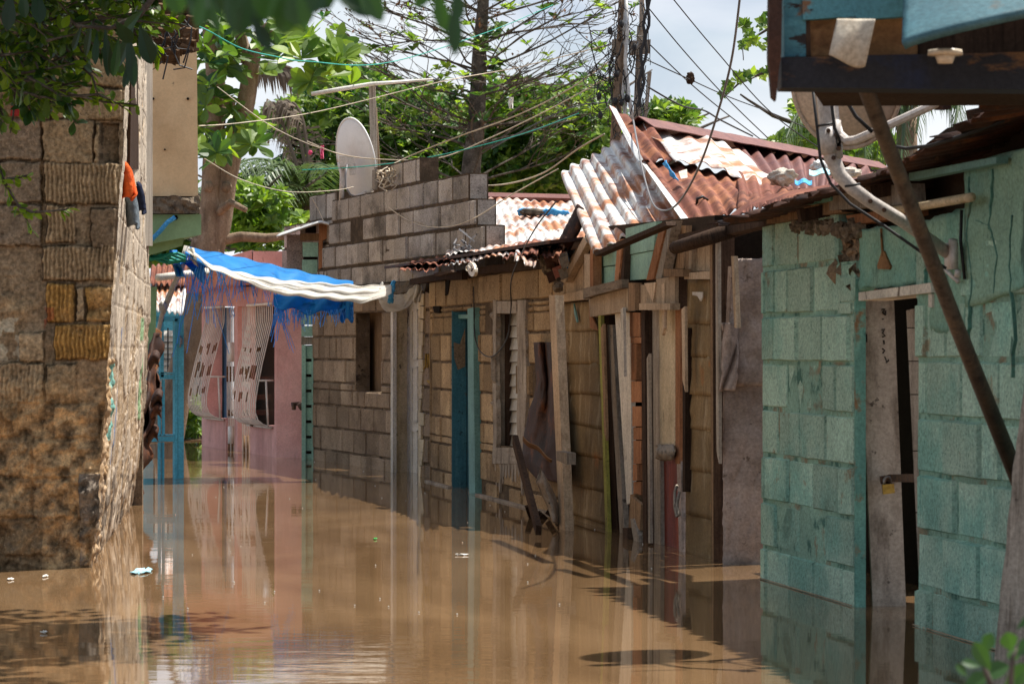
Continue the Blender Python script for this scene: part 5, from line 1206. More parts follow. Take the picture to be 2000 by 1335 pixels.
def bp(u, v):
    x = lerp(1768, 2240, u); yb = lerp(97, -10, u ** .8); y = lerp(-90, yb, v)
    return at(x, y, DB - .02 - .22 * v * v - .05 * math.sin(u * 3))
b.grid(bp, 40, 20, .02); b.build('blue_panel', m['bluepanel'], ov, True)
b = MB(); b.prism([at(1540, -300, DB + .15), at(2400, -300, DB + .15), at(2400, 105, DB + .15), at(1540, 108, DB + .15)], (.25, 1.5, 0)); b.build('floor_box', m['wdark'], ov)
b = MB()
def pp(u, v):
    x = lerp(lerp(1636, 1628, v), lerp(1710, 1690, v), u) - 8 * v * (1 - u); y = lerp(38, lerp(104, 132, .5 + .5 * math.sin((u - .3) * 3)), v)
    return at(x, y, DB - .04 - .03 * math.sin(v * 2 + u) - .01 * math.sin(u * 7))
b.grid(pp, 16, 18, .003); tag(b.build('torn_paper', m['paper'], None, True), 'torn pale paper hanging over the black beam at top right', 'paper')
b = MB()
for (y0, r0), (y1, r1) in (((98, .041), (108, .043)), ((108, .025), (124, .018))):
    b.tube([at(1846, y0, DB - .07), at(1846, y1, DB - .07)], [r0, r1], 20)
tag(b.build('lamp_holder', m['ceramic'], None, True), 'pale ceramic lamp holder fixed under the blue panel', 'lamp holder')

# ------------------------------------------------------------------ right satellite dish, pole, post
cR = at(1655, 158, 9.75)
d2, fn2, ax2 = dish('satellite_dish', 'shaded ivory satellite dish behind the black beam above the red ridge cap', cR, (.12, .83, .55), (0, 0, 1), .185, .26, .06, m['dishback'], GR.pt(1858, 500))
b = MB()
MP = [(1604, 60, 9.5), (1610, 175, 9.5), (1617, 250, 9.5), (1624, 305, 9.5), (1640, 342, 9.5), (1665, 368, 9.5), (1700, 394, 9.5), (1765, 433, 9.6), (1855, 496, 9.85)]
b.tube([at(*p) for p in MP], [.028, .028, .028, .027, .024, .023, .022, .022, .022], 14); b.build('mast', m['metalwhite'], d2, True)
b = MB()
b.tube([at(1614, 250, 9.5), at(1622, 300, 9.5)], .034, 14); b.box(at(1632, 262, 9.5), .03, .05, .09); b.box(at(1636, 288, 9.5), .03, .05, .07)
b.build('clamp', m['metalwhite'], d2, True)
for x, y in ((1633, 262), (1638, 290), (1628, 308), (1606, 186), (1618, 255), (1700, 393), (1727, 410)):
    b = MB(); b.tube([at(x, y, 9.45), at(x, y, 9.54)], .008, 8); b.build('bolt', m['rustlatch'], d2)
b = MB(); b.tube([at(1625, 150, 9.55), at(1631, 232, 9.55), at(1640, 262, 9.5), at(1655, 275, 9.45), at(1672, 273, 9.4), at(1707, 258, 9.35), at(1836, 199, 9.3)], .0145, 8); b.build('feed_arm', m['metalwhite'], d2)
b = MB(); b.box(at(1842, 196, 9.3), .03, .06, .06, .3); b.box(at(1848, 178, 9.3), .035, .05, .06, .2); b.build('receiver', m['rustdark'], d2)
b = MB(); b.box(GR.pt(1858, 500, .05), .025, .07, .09, .2); b.tube([GR.pt(1862, 468, .05), GR.pt(1860, 484, .05)], .016, 10); b.tube([GR.pt(1872, 528, .05), GR.pt(1870, 540, .05)], .012, 10); b.tube([GR.pt(1840, 520, .03), GR.pt(1872, 550, .03)], .008, 6); b.build('wall_bracket', m['metalwhite'], d2, True)
b = MB()
b.tube([at(x - 20, y, 9.44) for x, y in ((1606, 160), (1616, 250), (1622, 310), (1642, 358), (1680, 398), (1745, 440), (1830, 500), (1868, 524))], .0055, 6)
b.tube([at(x, y, 9.4) for x, y in ((1622, 150), (1625, 210), (1630, 250), (1640, 275))], .006, 6)
for y, xa in ((246, 1597), (364, 1650)): b.tube([at(xa, y, 9.43), at(xa + 30, y - 5, 9.42)], .0045, 6)
b.tube([at(x, y, 9.3) for x, y in ((1645, 150), (1652, 195), (1672, 228), (1704, 258))], .007, 6)
b.build('cable', m['wire'], d2, True)
b = MB(); b.tube([at(1740, 285, 9.5), at(1770, 290, 9.5), at(1815, 285, 9.4), at(1870, 268, 9.3), at(1960, 235, 9.2)], .0065, 6)
tag(b.build('cable', m['wire'], None, True), 'dark cable sagging from the right dish arm under the roof', 'cable')
b = MB(); b.tube([at(1672, 120, 7.15), at(1725, 262, 7.4), at(1790, 430, 7.7), at(1870, 640, 8.0), at(1992, 945, 8.5)], [.021, .021, .021, .022, .025], 14)
tag(b.build('brace_pole', m['iron'], None, True), 'long rusty diagonal pole propping the balcony in front of the mint green wall', 'pole')
b = MB()
def rp(u, v):
    xl = lerp(2012, 1944, v ** .8); y = lerp(740, 1360, v); a = u * math.pi
    return at(lerp(xl, xl + 130, u), y, 8.0 - .05 * math.sin(a)) + V(0, .004 * fbm((u * 5, v * 9, 1), 1.5), 0)
b.grid(rp, 14, 30, .02); b.prism([at(1950, 1340, 8.06), at(2080, 1340, 8.06), at(2140, 740, 8.06), at(2014, 740, 8.06)], (0, .08, 0))
tag(b.build('weathered_post', m['wgrey'], None, True), 'pale weathered post standing in the water at the right edge', 'post')

# ------------------------------------------------------------------ utility poles and wires
DP = 19.6
u1 = thing('utility_pole', 'left of the two thin service poles above the shack roof, hung with white wires', 'pole', at(1203, 300, DP))
b = MB(); b.tube([at(1221, -120, DP), at(1214, 60, DP), at(1205, 210, DP), at(1199, 330, DP)], [.028, .031, .036, .04], 10); b.build('post', m['bark'], u1, True)
b = MB()
for k in range(4): b.tube([at(1222 - i * .4 + 3 * math.sin(i * 1.1 + k) + k * 1.5, -40 + i * 22, DP - .05) for i in range(14)], .006, 5)
b.tube([at(1222, -20, DP - .06), at(1225, 60, DP - .06), at(1221, 120, DP - .06), at(1229, 190, DP - .06), at(1236, 240, DP - .08)], .014, 6); b.build('conduit', m['galv'], u1, True)
b = MB(); b.box(at(1204, 92, DP + .03), .06, .05, .1); b.build('pole_block', m['wgrey'], u1)
u2 = thing('utility_pole', 'right timber service pole with a squared crosspiece above the shack roof', 'pole', at(1240, 300, DP + .2))
b = MB(); b.tube([at(1255, -120, DP + .2), at(1253, 60, DP + .2)], [.015, .017], 8); b.prism([at(1245, 50, DP + .2), at(1257, 50, DP + .2), at(1250, 300, DP + .2), at(1234, 300, DP + .2)], (0, .05, 0)); b.prism([at(1265, 140, DP + .3), at(1273, 140, DP + .3), at(1262, 250, DP + .3), at(1256, 250, DP + .3)], (0, .03, 0)); b.build('post', m['wgrey'], u2)
b = MB(); b.prism([at(1231, 80, DP + .12), at(1271, 77, DP + .12), at(1270, 103, DP + .12), at(1231, 107, DP + .12)], (0, .07, 0)); b.build('crosspiece', m['wgrey'], u2)
b = MB()
for k in range(30):
    x = R.uniform(1192, 1262); y = R.uniform(-20, 215); L_ = R.uniform(40, 170); am = R.uniform(2, 10); ph = R.random() * 6
    b.tube([at(x + am * math.sin(i * .8 + ph) + i * R.uniform(-1.5, 1.5), y + L_ * i / 9, DP - .06 + .06 * math.sin(i + k)) for i in range(10)], R.choice((.0025, .0035, .005)), 4)
for k in range(34):
    x0, y0 = R.uniform(1120, 1205), R.uniform(40, 215); x1, y1 = R.uniform(1190, 1225), R.uniform(20, 220); s = R.uniform(-8, 30)
    b.tube([at(lerp(x0, x1, i / 9) + 5 * math.sin(i + k), lerp(y0, y1, i / 9) + s * math.sin(i / 9 * math.pi) + 3 * math.sin(i * 1.3 + k), DP - .1 + .3 * (i / 9)) for i in range(10)], R.choice((.0022, .003, .004)), 4)
for k in range(22):
    x0, y0 = R.uniform(1150, 1255), R.uniform(60, 240); r_ = R.uniform(5, 20)
    b.tube([at(x0 + r_ * math.cos(i * .7 + k) * (1 + .05 * i), y0 + r_ * .8 * math.sin(i * .7 + k), DP - .05 + .02 * i) for i in range(9)], R.choice((.0022, .003)), 4)
for k in range(2):
    b.tube([at(1272 - 6 * k + 3 * math.sin(i * 1.7 + k * 3) - i * 1.4, -30 + i * 16, DP - .15) for i in range(16)], .012, 6)
for k in range(9): b.blob(at(R.uniform(1165, 1255), R.uniform(20, 230), DP - .1), (.018, .018, .026), .3, 2, 6)
tag(b.build('wire_tangle', m['wire']), 'mass of tangled black wires round the two service poles', 'wires', None, 'stuff')
def wire(label, pts, r_, mat='wire', nm='overhead_wire', sag=0, n=24, cat='wire'):
    P = [Vector(p) if isinstance(p, Vector) else at(*p) for p in pts]; out = []
    for i in range(len(P) - 1):
        p0 = P[max(i - 1, 0)]; p1 = P[i]; p2 = P[i + 1]; p3 = P[min(i + 2, len(P) - 1)]
        for k in range(n):
            t = k / n
            q = .5 * ((2 * p1) + (p2 - p0) * t + (2 * p0 - 5 * p1 + 4 * p2 - p3) * t * t + (3 * p1 - p0 - 3 * p2 + p3) * t ** 3)
            q.z -= sag * 4 * t * (1 - t); out.append(q)
    out.append(P[-1]); b = MB(); b.tube(out, r_ * (.62 if mat.startswith('cord') else .72), 5)
    tag(b.build(nm, m[mat], None, True), label, cat, 'wires strung over the alley')
wire('thick dark cable looping down in the foreground over the shack roof', [(1449, -40, 12.5), (1430, 110, 12.8), (1402, 220, 13.1), (1368, 320, 13.5), (1330, 390, 14.2), (1300, 411, 15.2), (1276, 398, 15.8), (1257, 340, 16.3), (1243, 270, 16.8), (1237, 235, 17.5)], .008, 'wiregrey', 'cable', 0, 14, 'cable')
wire('upper straight wire crossing the sky from the poles toward the balcony', [(1300, -20, 19), (1400, 101, 20), (1520, 232, 21), (1690, 345, 22)], .006)
wire('wire dropping from the crosspiece across the sky to the red ridge cap', [(1262, 10, DP), (1336, 100, 20), (1420, 192, 21), (1500, 270, 22)], .006)
wire('wire from the right service pole sloping to the ridge past a perched bit of plant', [(1270, 88, DP), (1336, 152, 20), (1404, 210, 21), (1485, 272, 22)], .006)
wire('dark green wire sagging right from the crosspiece across the clouds', [(1252, 112, DP), (1340, 152, 20), (1420, 188, 21), (1520, 226, 22), (1600, 262, 23)], .006)
wire('lowest thick black wire leaving the right service pole toward the ridge', [(1262, 168, DP), (1330, 206, 20), (1375, 216, 20.5), (1410, 236, 21), (1470, 266, 22)], .009)
b = MB(); b.blob(at(1349, 153, 20.1), (.03, .03, .04), .6, 2, 8); b.beam(at(1344, 146, 20.1), at(1356, 160, 20.1), .015, .015); b.beam(at(1354, 148, 20.1), at(1346, 160, 20.1), .012, .012)
tag(b.build('air_plant', m['wdark']), 'tiny dark tuft caught on the wire right of the poles', 'tuft')
wire('green topped cord running from the left eave across to the dish crossbar', [(382, 50, 19.5), (408, 61, 20), (470, 94, 21), (535, 110, 22), (600, 120, 23), (760, 122, 27), (960, 60, 33), (1080, 10, 36)], .008, 'cordgreen', 'cord', 0, 12, 'cord')
wire('pale double cord crossing the trunks at the level of the dish crossbar', [(388, 246, 20.5), (470, 240, 22), (620, 218, 24), (860, 160, 25), (1010, 132, 26), (1200, 85, DP + .5)], .007, 'cord', 'cord', 0, 12, 'cord')
wire('cord hanging below the first one in front of the palm', [(400, 310, 20.5), (470, 350, 21.5), (560, 374, 22.5), (650, 372, 23.5), (690, 365, 24)], .006, 'cord', 'cord', 0, 12, 'cord')
wire('cord falling from the trunks past the dry palm fronds to the dish bracket', [(425, 170, 28), (520, 240, 27), (600, 280, 25.5), (680, 305, 24.7)], .007, 'cord', 'cord', 0, 12, 'cord')
wire('pinkish cord from the dish bracket across the tree to the right', [(600, 276, 25), (668, 302, 24.7), (760, 312, 24.5), (860, 308, 24.3), (960, 268, 24), (1080, 210, 22), (1190, 150, 20)], .008, 'cord', 'cord', 0, 12, 'cord')
wire('yellowish cord rising from the parapet to the service poles', [(735, 338, 23.3), (800, 305, 23.5), (900, 265, 23), (1010, 225, 22), (1110, 175, 21), (1190, 120, 20)], .009, 'cord', 'cord', 0, 12, 'cord')
wire('green cord running level behind the parapet to the shack roof', [(590, 332, 25), (700, 326, 24.5), (800, 314, 24), (900, 294, 23), (1020, 262, 22), (1130, 222, 20.5)], .007, 'cordgreen', 'cord', 0, 12, 'cord')
wire('thick pale cord swooping from the parapet block to the shack roof', [(798, 316, 22.9), (840, 345, 22.8), (910, 361, 22), (985, 360, 21), (1060, 338, 20), (1130, 290, 19), (1180, 262, 18.3)], .010, 'cord', 'cord', 0, 12, 'cord')
wire('sagging string across the face of the grey parapet', [(727, 375, 24.0), (770, 413, 23.2), (822, 440, 22.4), (880, 442, 21.6), (930, 424, 21), (1000, 380, 20.5), (1090, 330, 19)], .007, 'cord', 'cord', 0, 12, 'cord')
wire('string from the dish bracket tied to the rear parapet corner', [(610, 388, 25.2), (622, 410, 25.2), (632, 432, 25.1)], .006, 'cord', 'cord', 0, 8, 'cord')
wire('dark thin wire looping down the brown house wall beside the doorway', [BR.pt(1085, 395, .9), BR.pt(1040, 455, .5), BR.pt(1000, 540, .2), BR.pt(998, 600, .12), BR.pt(990, 660, .06), BR.pt(965, 694, .04), BR.pt(942, 690, .03), BR.pt(928, 660, .03), BR.pt(926, 610, .03), BR.pt(925, 560, .06)], .006, 'wire', 'cable', 0, 10, 'cable')
wire('black cable arcing from the upper left of the poles into the tree', [(1030, 35, 24), (1100, 40, 22.5), (1160, 32, 21), (1215, 18, DP)], .006)
wire('thin wire crossing the dead branches from the top of the frame', [(1010, -10, 26), (1060, 50, 25), (1120, 110, 23), (1200, 160, DP)], .006)
wire('wire meeting the tangle just above the drooping sheet', [(960, 290, 24), (1060, 235, 22), (1130, 206, 21), (1210, 200, DP)], .007)
b = MB()
for k in range(26):
    x, y = 752 + R.uniform(-10, 16), 332 + R.uniform(-6, 20); b.tube([at(x, y, 23.1), at(x + R.uniform(-12, 12), y + R.uniform(-4, 16), 23.05), at(x + R.uniform(-14, 14), y + R.uniform(4, 26), 23.1)], .006, 4, R.random())
tag(b.build('twig_bundle', m['cord']), 'bundle of dry twigs and string on top of the grey parapet', 'twigs', None, 'stuff')
b = MB()
for k in range(14):
    x, y = 905 + R.uniform(-22, 20), 475 + R.uniform(-18, 20); b.tube([BW.pt(x, y, .1), BW.pt(x + R.uniform(-16, 16), y + R.uniform(-14, 14), .2), BW.pt(x + R.uniform(-18, 18), y + R.uniform(4, 20), .15)], .007, 4)
b.blob(BW.pt(912, 490, .15), (.05, .05, .03), .5, 2, 8)
tag(b.build('wire_bundle', m['wiregrey']), 'knot of grey wires on the parapet above the brown house eave', 'wires', None, 'stuff')
b = MB(); b.grid(lambda u, v: at(lerp(994, 1002, u), lerp(190, 212, v), 22.1 + .05 * math.sin(u * 6 + v * 5)), 6, 8, .004); tag(b.build('plastic_shred', m['plasticwhite']), 'white plastic shred caught on the yellowish cord', 'litter')
b = MB(); b.grid(lambda u, v: at(lerp(626, 632, u), lerp(284, 310, v), 24.9 + .05 * math.sin(u * 6 + v * 5)), 5, 8, .004); b.blob(at(606, 298, 25.2), .02, .3, 2, 8); tag(b.build('plastic_shred', m['pinkplastic']), 'pink plastic shreds on the cord left of the white dish', 'litter')

# ------------------------------------------------------------------ floating litter
def litter(label, x, y, w_, h_, mat, seed):
    gx, gy = gw(x, y); b = MB()
    w_ *= .6; h_ *= .55; b.grid(lambda u, v: V(gx + (u - .5) * w_ * (1 + .3 * math.sin(v * 7 + seed)) * (.25 + math.sin(v * 3.14)), gy + (v - .5) * h_ * (1 + .25 * math.sin(u * 9 + seed)), .003 + .006 * abs(math.sin(u * 7 + v * 5 + seed))), 12, 8, .003)
    tag(b.build('floating_litter', m[mat]), label, 'litter', 'litter floating on the water')
litter('pale blue plastic scrap floating by the foot of the eroded corner', 278, 1116, .14, .5, 'plasticblue', 1)
litter('small green scrap floating in the middle of the alley', 733, 1053, .03, .12, 'plasticgreen', 2)
litter('white fleck floating near the left edge below the block house', 88, 1126, .025, .15, 'plasticwhite', 3)
litter('white fleck at the far left edge of the water', 20, 1132, .03, .12, 'plasticwhite', 4)
litter('white streak of litter near the middle right of the water', 902, 1084, .07, .05, 'plasticwhite', 5)
litter('white fleck floating lowest at the left', 86, 1236, .03, .06, 'plasticwhite', 6)
b = MB()
for k in range(60):
    y = 900 + 300 * R.random() ** 1.6; gx, gy = gw(R.uniform(300, 1350), y)
    b.blob((gx, gy, .003), (.0032, .0032, .003), .3, 2, 5)
tag(b.build('foam_flecks', m['plasticwhite']), 'scatter of tiny pale flecks on the brown water', 'flecks', None, 'stuff')

# ------------------------------------------------------------------ trees
def limb(b, pts, rs, n=8): 
    out = []; rr2 = []
    P = [Vector(p) for p in pts]
    for i in range(len(P) - 1):
        for k in range(4):
            t = k / 4; q = lerp(P[i], P[i + 1], t); out.append(q + V(noise.noise(q * 1.3), noise.noise(q * 1.7 + V(9, 0, 0)), 0) * .03); rr2.append(lerp(rs[i], rs[i + 1], t))
    out.append(P[-1]); rr2.append(rs[-1]); b.tube(out, rr2, n)
lt = thing('broadleaf_tree', 'two stemmed broad leaved tree with grey trunks behind the cream house', 'tree', at(345, 870, 31))
b = MB(); D0 = 31
limb(b, [at(318, 880, D0), at(345, 760, D0), at(374, 640, D0), at(388, 570, D0), at(402, 500, D0), at(412, 430, D0), at(412, 330, D0), at(420, 220, D0), at(418, 110, D0), at(412, 20, D0), at(400, -80, D0)], [.2, .16, .14, .15, .2, .14, .11, .105, .1, .095, .09], 14)
limb(b, [at(410, 500, D0), at(428, 440, D0), at(440, 360, D0), at(460, 280, D0), at(478, 200, D0), at(492, 120, D0), at(510, 70, D0), at(560, 20, D0)], [.14, .125, .105, .105, .1, .09, .07, .05], 12)
limb(b, [at(430, 470, D0), at(470, 462, D0), at(520, 465, D0), at(560, 460, D0)], [.06, .055, .05, .04], 8)
limb(b, [at(484, 120, D0), at(470, 60, D0), at(440, 10, D0), at(420, -40, D0)], [.08, .06, .05, .04], 8)
limb(b, [at(420, 420, D0), at(450, 395, D0 - .4), at(480, 410, D0 - .5)], [.05, .04, .03], 6)
for p in ((443, 365), (408, 365), (450, 200)): b.blob(at(*p, D0 - .1), .06, .3, 2, 8)
b.build('trunk', m['bark'], lt, True)
b = MB()
def ros_area(pts, n, L_, W_, D, spread, tone=.4, hi=True, jd=1.0):
    for i in range(n):
        x, y = R.choice(pts); p = at(x + R.gauss(0, spread), y + R.gauss(0, spread), D + R.uniform(-jd, jd))
        b.rosette(p, V(R.uniform(-.6, .6), R.uniform(-.8, .2), R.uniform(.1, 1)), R.randint(6, 9), L_ * R.uniform(.8, 1.15), W_ * R.uniform(.8, 1.1), tone + R.uniform(-.2, .2), hi)
ros_area([(405, 110), (430, 80), (415, 160), (440, 120), (400, 60), (460, 95), (425, 35), (480, 40), (400, 190), (520, 85), (545, 105), (550, 70)], 44, .26, .12, 30.4, 14, .35)
ros_area([(400, 200), (405, 260), (410, 210), (440, 275), (425, 290), (400, 300), (455, 255), (395, 235), (470, 240), (490, 285), (470, 225)], 22, .26, .12, 30.3, 9, .45)
ros_area([(590, 75), (610, 105), (640, 140), (600, 60), (655, 105), (670, 150), (680, 110), (630, 160), (640, 90)], 22, .26, .125, 29, 10, .6)
ros_area([(480, 215), (505, 265), (500, 245), (470, 270)], 10, .22, .11, 31, 10, .8)
b.build('crown', m['leaf'], lt)
b = MB()
for x, y in ((590, 70), (612, 105), (640, 140)):
    limb(b, [at(560, 20, D0 - 1), at(lerp(560, x, .6), lerp(20, y, .5), 29.6), at(x, y, 29)], [.03, .02, .012], 5)
b.build('branch', m['bark2'], lt, True)

def crown_fill(b, regs, n, L_, W_, D, jd, tone=.45, hi=False, nl=(6, 9)):
    """rosettes scattered in lens-shaped clumps; regs: (px,py,rx,ry)"""
    ws = [rx * ry for _, _, rx, ry in regs]
    for i in range(n):
        x, y, rx, ry = R.choices(regs, ws)[0]
        a = R.random() * 6.28; r_ = math.sqrt(R.random())
        zz = R.uniform(-1, 1)
        p = at(x + rx * r_ * math.cos(a), y + ry * r_ * math.sin(a), D + zz * jd)
        b.rosette(p, V(R.uniform(-.7, .7), R.uniform(-.9, .3), R.uniform(.3, 1)), R.randint(*nl), L_ * R.uniform(.8, 1.2), W_ * R.uniform(.8, 1.2), tone + R.uniform(-.25, .25), hi)
# big tiered tree behind the parapet
bt_ = thing('tiered_tree', 'tall tree with level tiers of thin bare branches over the grey parapet', 'tree', at(925, 640, 42))
D0 = 42
b = MB()
TR = [at(922, 700, D0), at(918, 420, D0), at(921, 330, D0), at(930, 250, D0), at(934, 180, D0), at(940, 90, D0), at(944, 10, D0), at(946, -100, D0)]
limb(b, TR, [.19, .16, .14, .125, .12, .1, .085, .06], 12)
b.build('trunk', m['bark2'], bt_, True)
tw = MB(); lv = MB(); dl = MB()
def twigs(p, d, L_, r_, depth, leafp, dryp):
    pts = [p]; q = p.copy(); dd = d.normalized()
    for i in range(4):
        dd = (dd + V(R.gauss(0, .13), R.gauss(0, .13), R.gauss(.02, .09))).normalized(); q = q + dd * L_ / 4; pts.append(q.copy())
    tw.tube(pts, [max(.0035, lerp(r_, r_ * .45, i / 4)) for i in range(5)], 4 if r_ < .02 else 6, R.random(), 0, False)
    if depth > 0:
        nb = 6 if depth == 2 else 3
        for k in range(nb):
            t = R.uniform(.25, 1); i = min(3, int(t * 4)); pp_ = lerp(pts[i], pts[i + 1], t * 4 - i)
            sd = dd.cross(V(0, 0, 1)).normalized() * R.choice((-1, 1)) * R.uniform(.5, 1.1)
            twigs(pp_, dd + sd + V(0, 0, R.uniform(-.15, .4)), L_ * R.uniform(.35, .6), r_ * .5, depth - 1, leafp, dryp)
    else:
        z = R.random()
        if z < leafp: lv.rosette(q, V(R.uniform(-.3, .3), R.uniform(-.3, .3), 1), R.randint(5, 8), .17, .09, .45 + R.uniform(-.25, .3))
        elif z < leafp + dryp:
            for _ in range(R.randint(2, 5)): dl.leaf(q + V(R.gauss(0, .04), R.gauss(0, .04), R.gauss(0, .03)), V(R.gauss(0, 1), R.gauss(0, 1), -.6), V(0, 0, 1), R.uniform(.06, .11), R.uniform(.03, .05), R.random())
def atT(y):
    return at(interp([(-100, 946), (10, 944), (90, 940), (180, 934), (250, 930), (330, 921), (420, 918)], y), y, D0)
for y, L_, nb, lp, dp in ((365, 2.5, 5, .25, .1), (290, 2.2, 5, .3, .1), (245, 2.4, 6, .14, .15), (190, 2.4, 6, .08, .2), (140, 2.4, 6, .08, .3), (85, 2.2, 6, .14, .3), (30, 2.1, 6, .4, .2), (-25, 2.0, 6, .5, .1), (-70, 1.8, 6, .5, .05)):
    o_ = R.random() * 6.28
    for k in range(nb):
        a = o_ + k * 2 * math.pi / nb + R.uniform(-.3, .3)
        twigs(atT(y + R.uniform(-10, 10)), V(math.cos(a) * 1.2, math.sin(a), R.uniform(.12, .42)), L_ * R.uniform(.72, .95), .019, 2, lp * 1.7 + .04, dp * (1.5 if math.cos(a) < 0 else .6))
tw.build('branches', m['bark2'], bt_)
for k in range(26):
    y = R.uniform(60, 260); p = atT(y) + V(R.gauss(0, .25), R.uniform(-.4, .2), R.gauss(0, .1)); lv.rosette(p, V(R.uniform(-.5, .5), -.4, .7), 7, .2, .1, .3 + R.uniform(-.2, .2))
lv.build('leaves', m['leafbg'], bt_); dl.build('dry_leaves', m['dryleaf'], bt_)

def bush_tree(label, regs, n, D, jd, L_=.17, W_=.095, tone=.42, trunk=None, mat='leafbg', nm='dense_tree', extra=None):
    x, y, rx, ry = regs[0]
    t = thing(nm, label, 'tree', at(x, 700, D), 'dense trees behind the houses')
    b = MB(); crown_fill(b, regs, n, L_, W_, D, jd, tone); b.build('crown', m[mat], t)
    b = MB()
    for (tx, ty) in (trunk or [(x, y)]):
        limb(b, [at(x, 760, D), at(lerp(x, tx, .4), lerp(700, ty, .5), D), at(tx, ty, D)], [.16, .11, .04], 8)
    for _ in range(min(34, n // 40)):
        x2, y2, rx2, ry2 = R.choice(regs)
        q0 = at(x2 + R.uniform(-.6, .6) * rx2, y2 + R.uniform(-.2, .9) * ry2, D + R.uniform(-.5, .5) * jd); q1 = q0 + V(R.uniform(-1.2, 1.2), R.uniform(-.6, .6), R.uniform(.1, .6))
        limb(b, [q0, lerp(q0, q1, .5) + V(0, 0, -.06), q1], [.035, .025, .012], 5)
    b.build('trunk', m['bark2'], t, True)
bush_tree('dense green tree filling the gap left of the thin tiered trunk', [(700, 270, 110, 70), (620, 230, 70, 50), (780, 290, 110, 70), (650, 320, 100, 60), (850, 300, 70, 80), (780, 200, 80, 40), (560, 240, 45, 40), (600, 400, 80, 70), (720, 340, 150, 60), (700, 175, 80, 45), (830, 225, 80, 55), (640, 195, 50, 40), (860, 330, 90, 60)], 2700, 49, 2.6, .2, .11, .36, [(700, 260), (800, 260)])
bush_tree('dense green tree behind the right side of the tiered trunk', [(1010, 280, 110, 70), (1080, 220, 90, 45), (1120, 280, 100, 70), (980, 330, 100, 50), (1060, 340, 110, 50), (1160, 200, 60, 40), (940, 260, 60, 70), (1180, 280, 60, 60), (1000, 360, 150, 50), (900, 340, 120, 60), (1000, 210, 80, 50)], 2500, 48, 2.4, .2, .11, .42, [(1020, 280), (1120, 240)])
bush_tree('rounded leafy tree top just right of the service poles', [(1310, 230, 50, 26), (1285, 250, 40, 22), (1335, 240, 26, 16)], 190, 40, 1.2, .19, .11, .45)
bush_tree('leafy tree partly hidden behind the right dish', [(1560, 280, 45, 35), (1600, 260, 45, 40), (1640, 300, 60, 40), (1520, 300, 35, 20), (1580, 220, 25, 45), (1700, 300, 60, 40)], 300, 34, 1.4, .17, .10, .5)
bush_tree('bright green sapling thicket below the palm fronds', [(500, 420, 60, 50), (470, 400, 40, 50), (545, 440, 50, 40), (500, 470, 60, 30), (520, 390, 40, 30)], 420, 36, 1.2, .17, .095, .72, [(500, 420)], 'leaf')
bush_tree('dark leafy tree showing between the cream house and the tarp knot', [(330, 470, 60, 40), (380, 440, 40, 60), (290, 440, 50, 60), (340, 400, 50, 60), (320, 500, 50, 30)], 420, 41, 1.4, .19, .11, .35)
t = thing('overhanging_branch', 'leafy branch reaching in from the balcony edge against the sky', 'branch', at(1490, 130, 16), None)
b = MB()
for x, y in ((1490, 40), (1462, 52), (1475, 75), (1500, 62), (1455, 90), (1485, 95), (1505, 90), (1450, 45), (1495, 135), (1470, 140), (1445, 155), (1425, 172), (1416, 184), (1458, 150), (1490, 150), (1508, 140), (1510, 30), (1480, 55), (1500, 80), (1460, 70), (1435, 165)):
    b.rosette(at(x + R.gauss(0, 4), y + R.gauss(0, 4), 24 + R.uniform(-.3, .3)), V(R.uniform(-.5, .5), -.5, R.uniform(-.2, .6)), 8, .085, .052, .5 + R.uniform(-.3, .3))
b.build('leaves', m['leafbg'], t)
b = MB(); limb(b, [at(1530, 110, 24), at(1490, 142, 24), at(1440, 165, 24), at(1414, 190, 24)], [.015, .012, .009, .005], 5); limb(b, [at(1530, 20, 24), at(1495, 60, 24), at(1455, 85, 24)], [.015, .012, .006], 5); limb(b, [at(1450, 92, 24), at(1452, 118, 24)], [.004, .004], 4); b.build('branch', m['bark2'], t, True)

# palms
def frond(b, P, ll, n, droop=.5, tone=.5, w_=.035, side=1.0):
    P = [Vector(p) for p in P]; k = len(P) - 1; rach = []
    for i in range(25):
        t = i / 24 * k; j = min(int(t), k - 1); q = t - j
        p0 = P[max(j - 1, 0)]; p1 = P[j]; p2 = P[j + 1]; p3 = P[min(j + 2, k)]
        rach.append(.5 * ((2 * p1) + (p2 - p0) * q + (2 * p0 - 5 * p1 + 4 * p2 - p3) * q * q + (3 * p1 - p0 - 3 * p2 + p3) * q ** 3))
    b.tube(rach, [lerp(.035, .008, i / 24) for i in range(25)], 6, tone)
    for i in range(n):
        t = (i + .5) / n * 24; j = min(int(t), 23); p = lerp(rach[j], rach[j + 1], t - j); d = (rach[j + 1] - rach[j]).normalized()
        sd = d.cross(V(0, 0, 1))
        if sd.length < .2: sd = V(1, 0, 0)
        sd.normalize(); L_ = ll * (.45 + .55 * math.sin(math.pi * min(1, .12 + (i / n) * .85))) * R.uniform(.8, 1.1)
        for s in (-1, 1):
            d2 = (d * .55 + sd * s * side * R.uniform(.7, 1.1) + V(0, 0, R.uniform(-.1, .3) - droop * .4)).normalized()
            q1 = p + d2 * L_ * .45; q2 = q1 + (d2 + V(0, 0, -droop * 1.5)).normalized() * L_ * .55
            wv = d * w_ * .5
            b.add([p - wv * .5, p + wv * .5, q1 + wv, q1 - wv, q2 + V(0, 0, .001)], [[0, 1, 2, 3], [3, 2, 4]], min(1, max(0, tone + R.uniform(-.25, .25))))
pt_ = thing('palm_tree', 'palm with arching green fronds and dry grey ones left of the white dish', 'palm', at(600, 600, 37))
b = MB(); DPm = 37
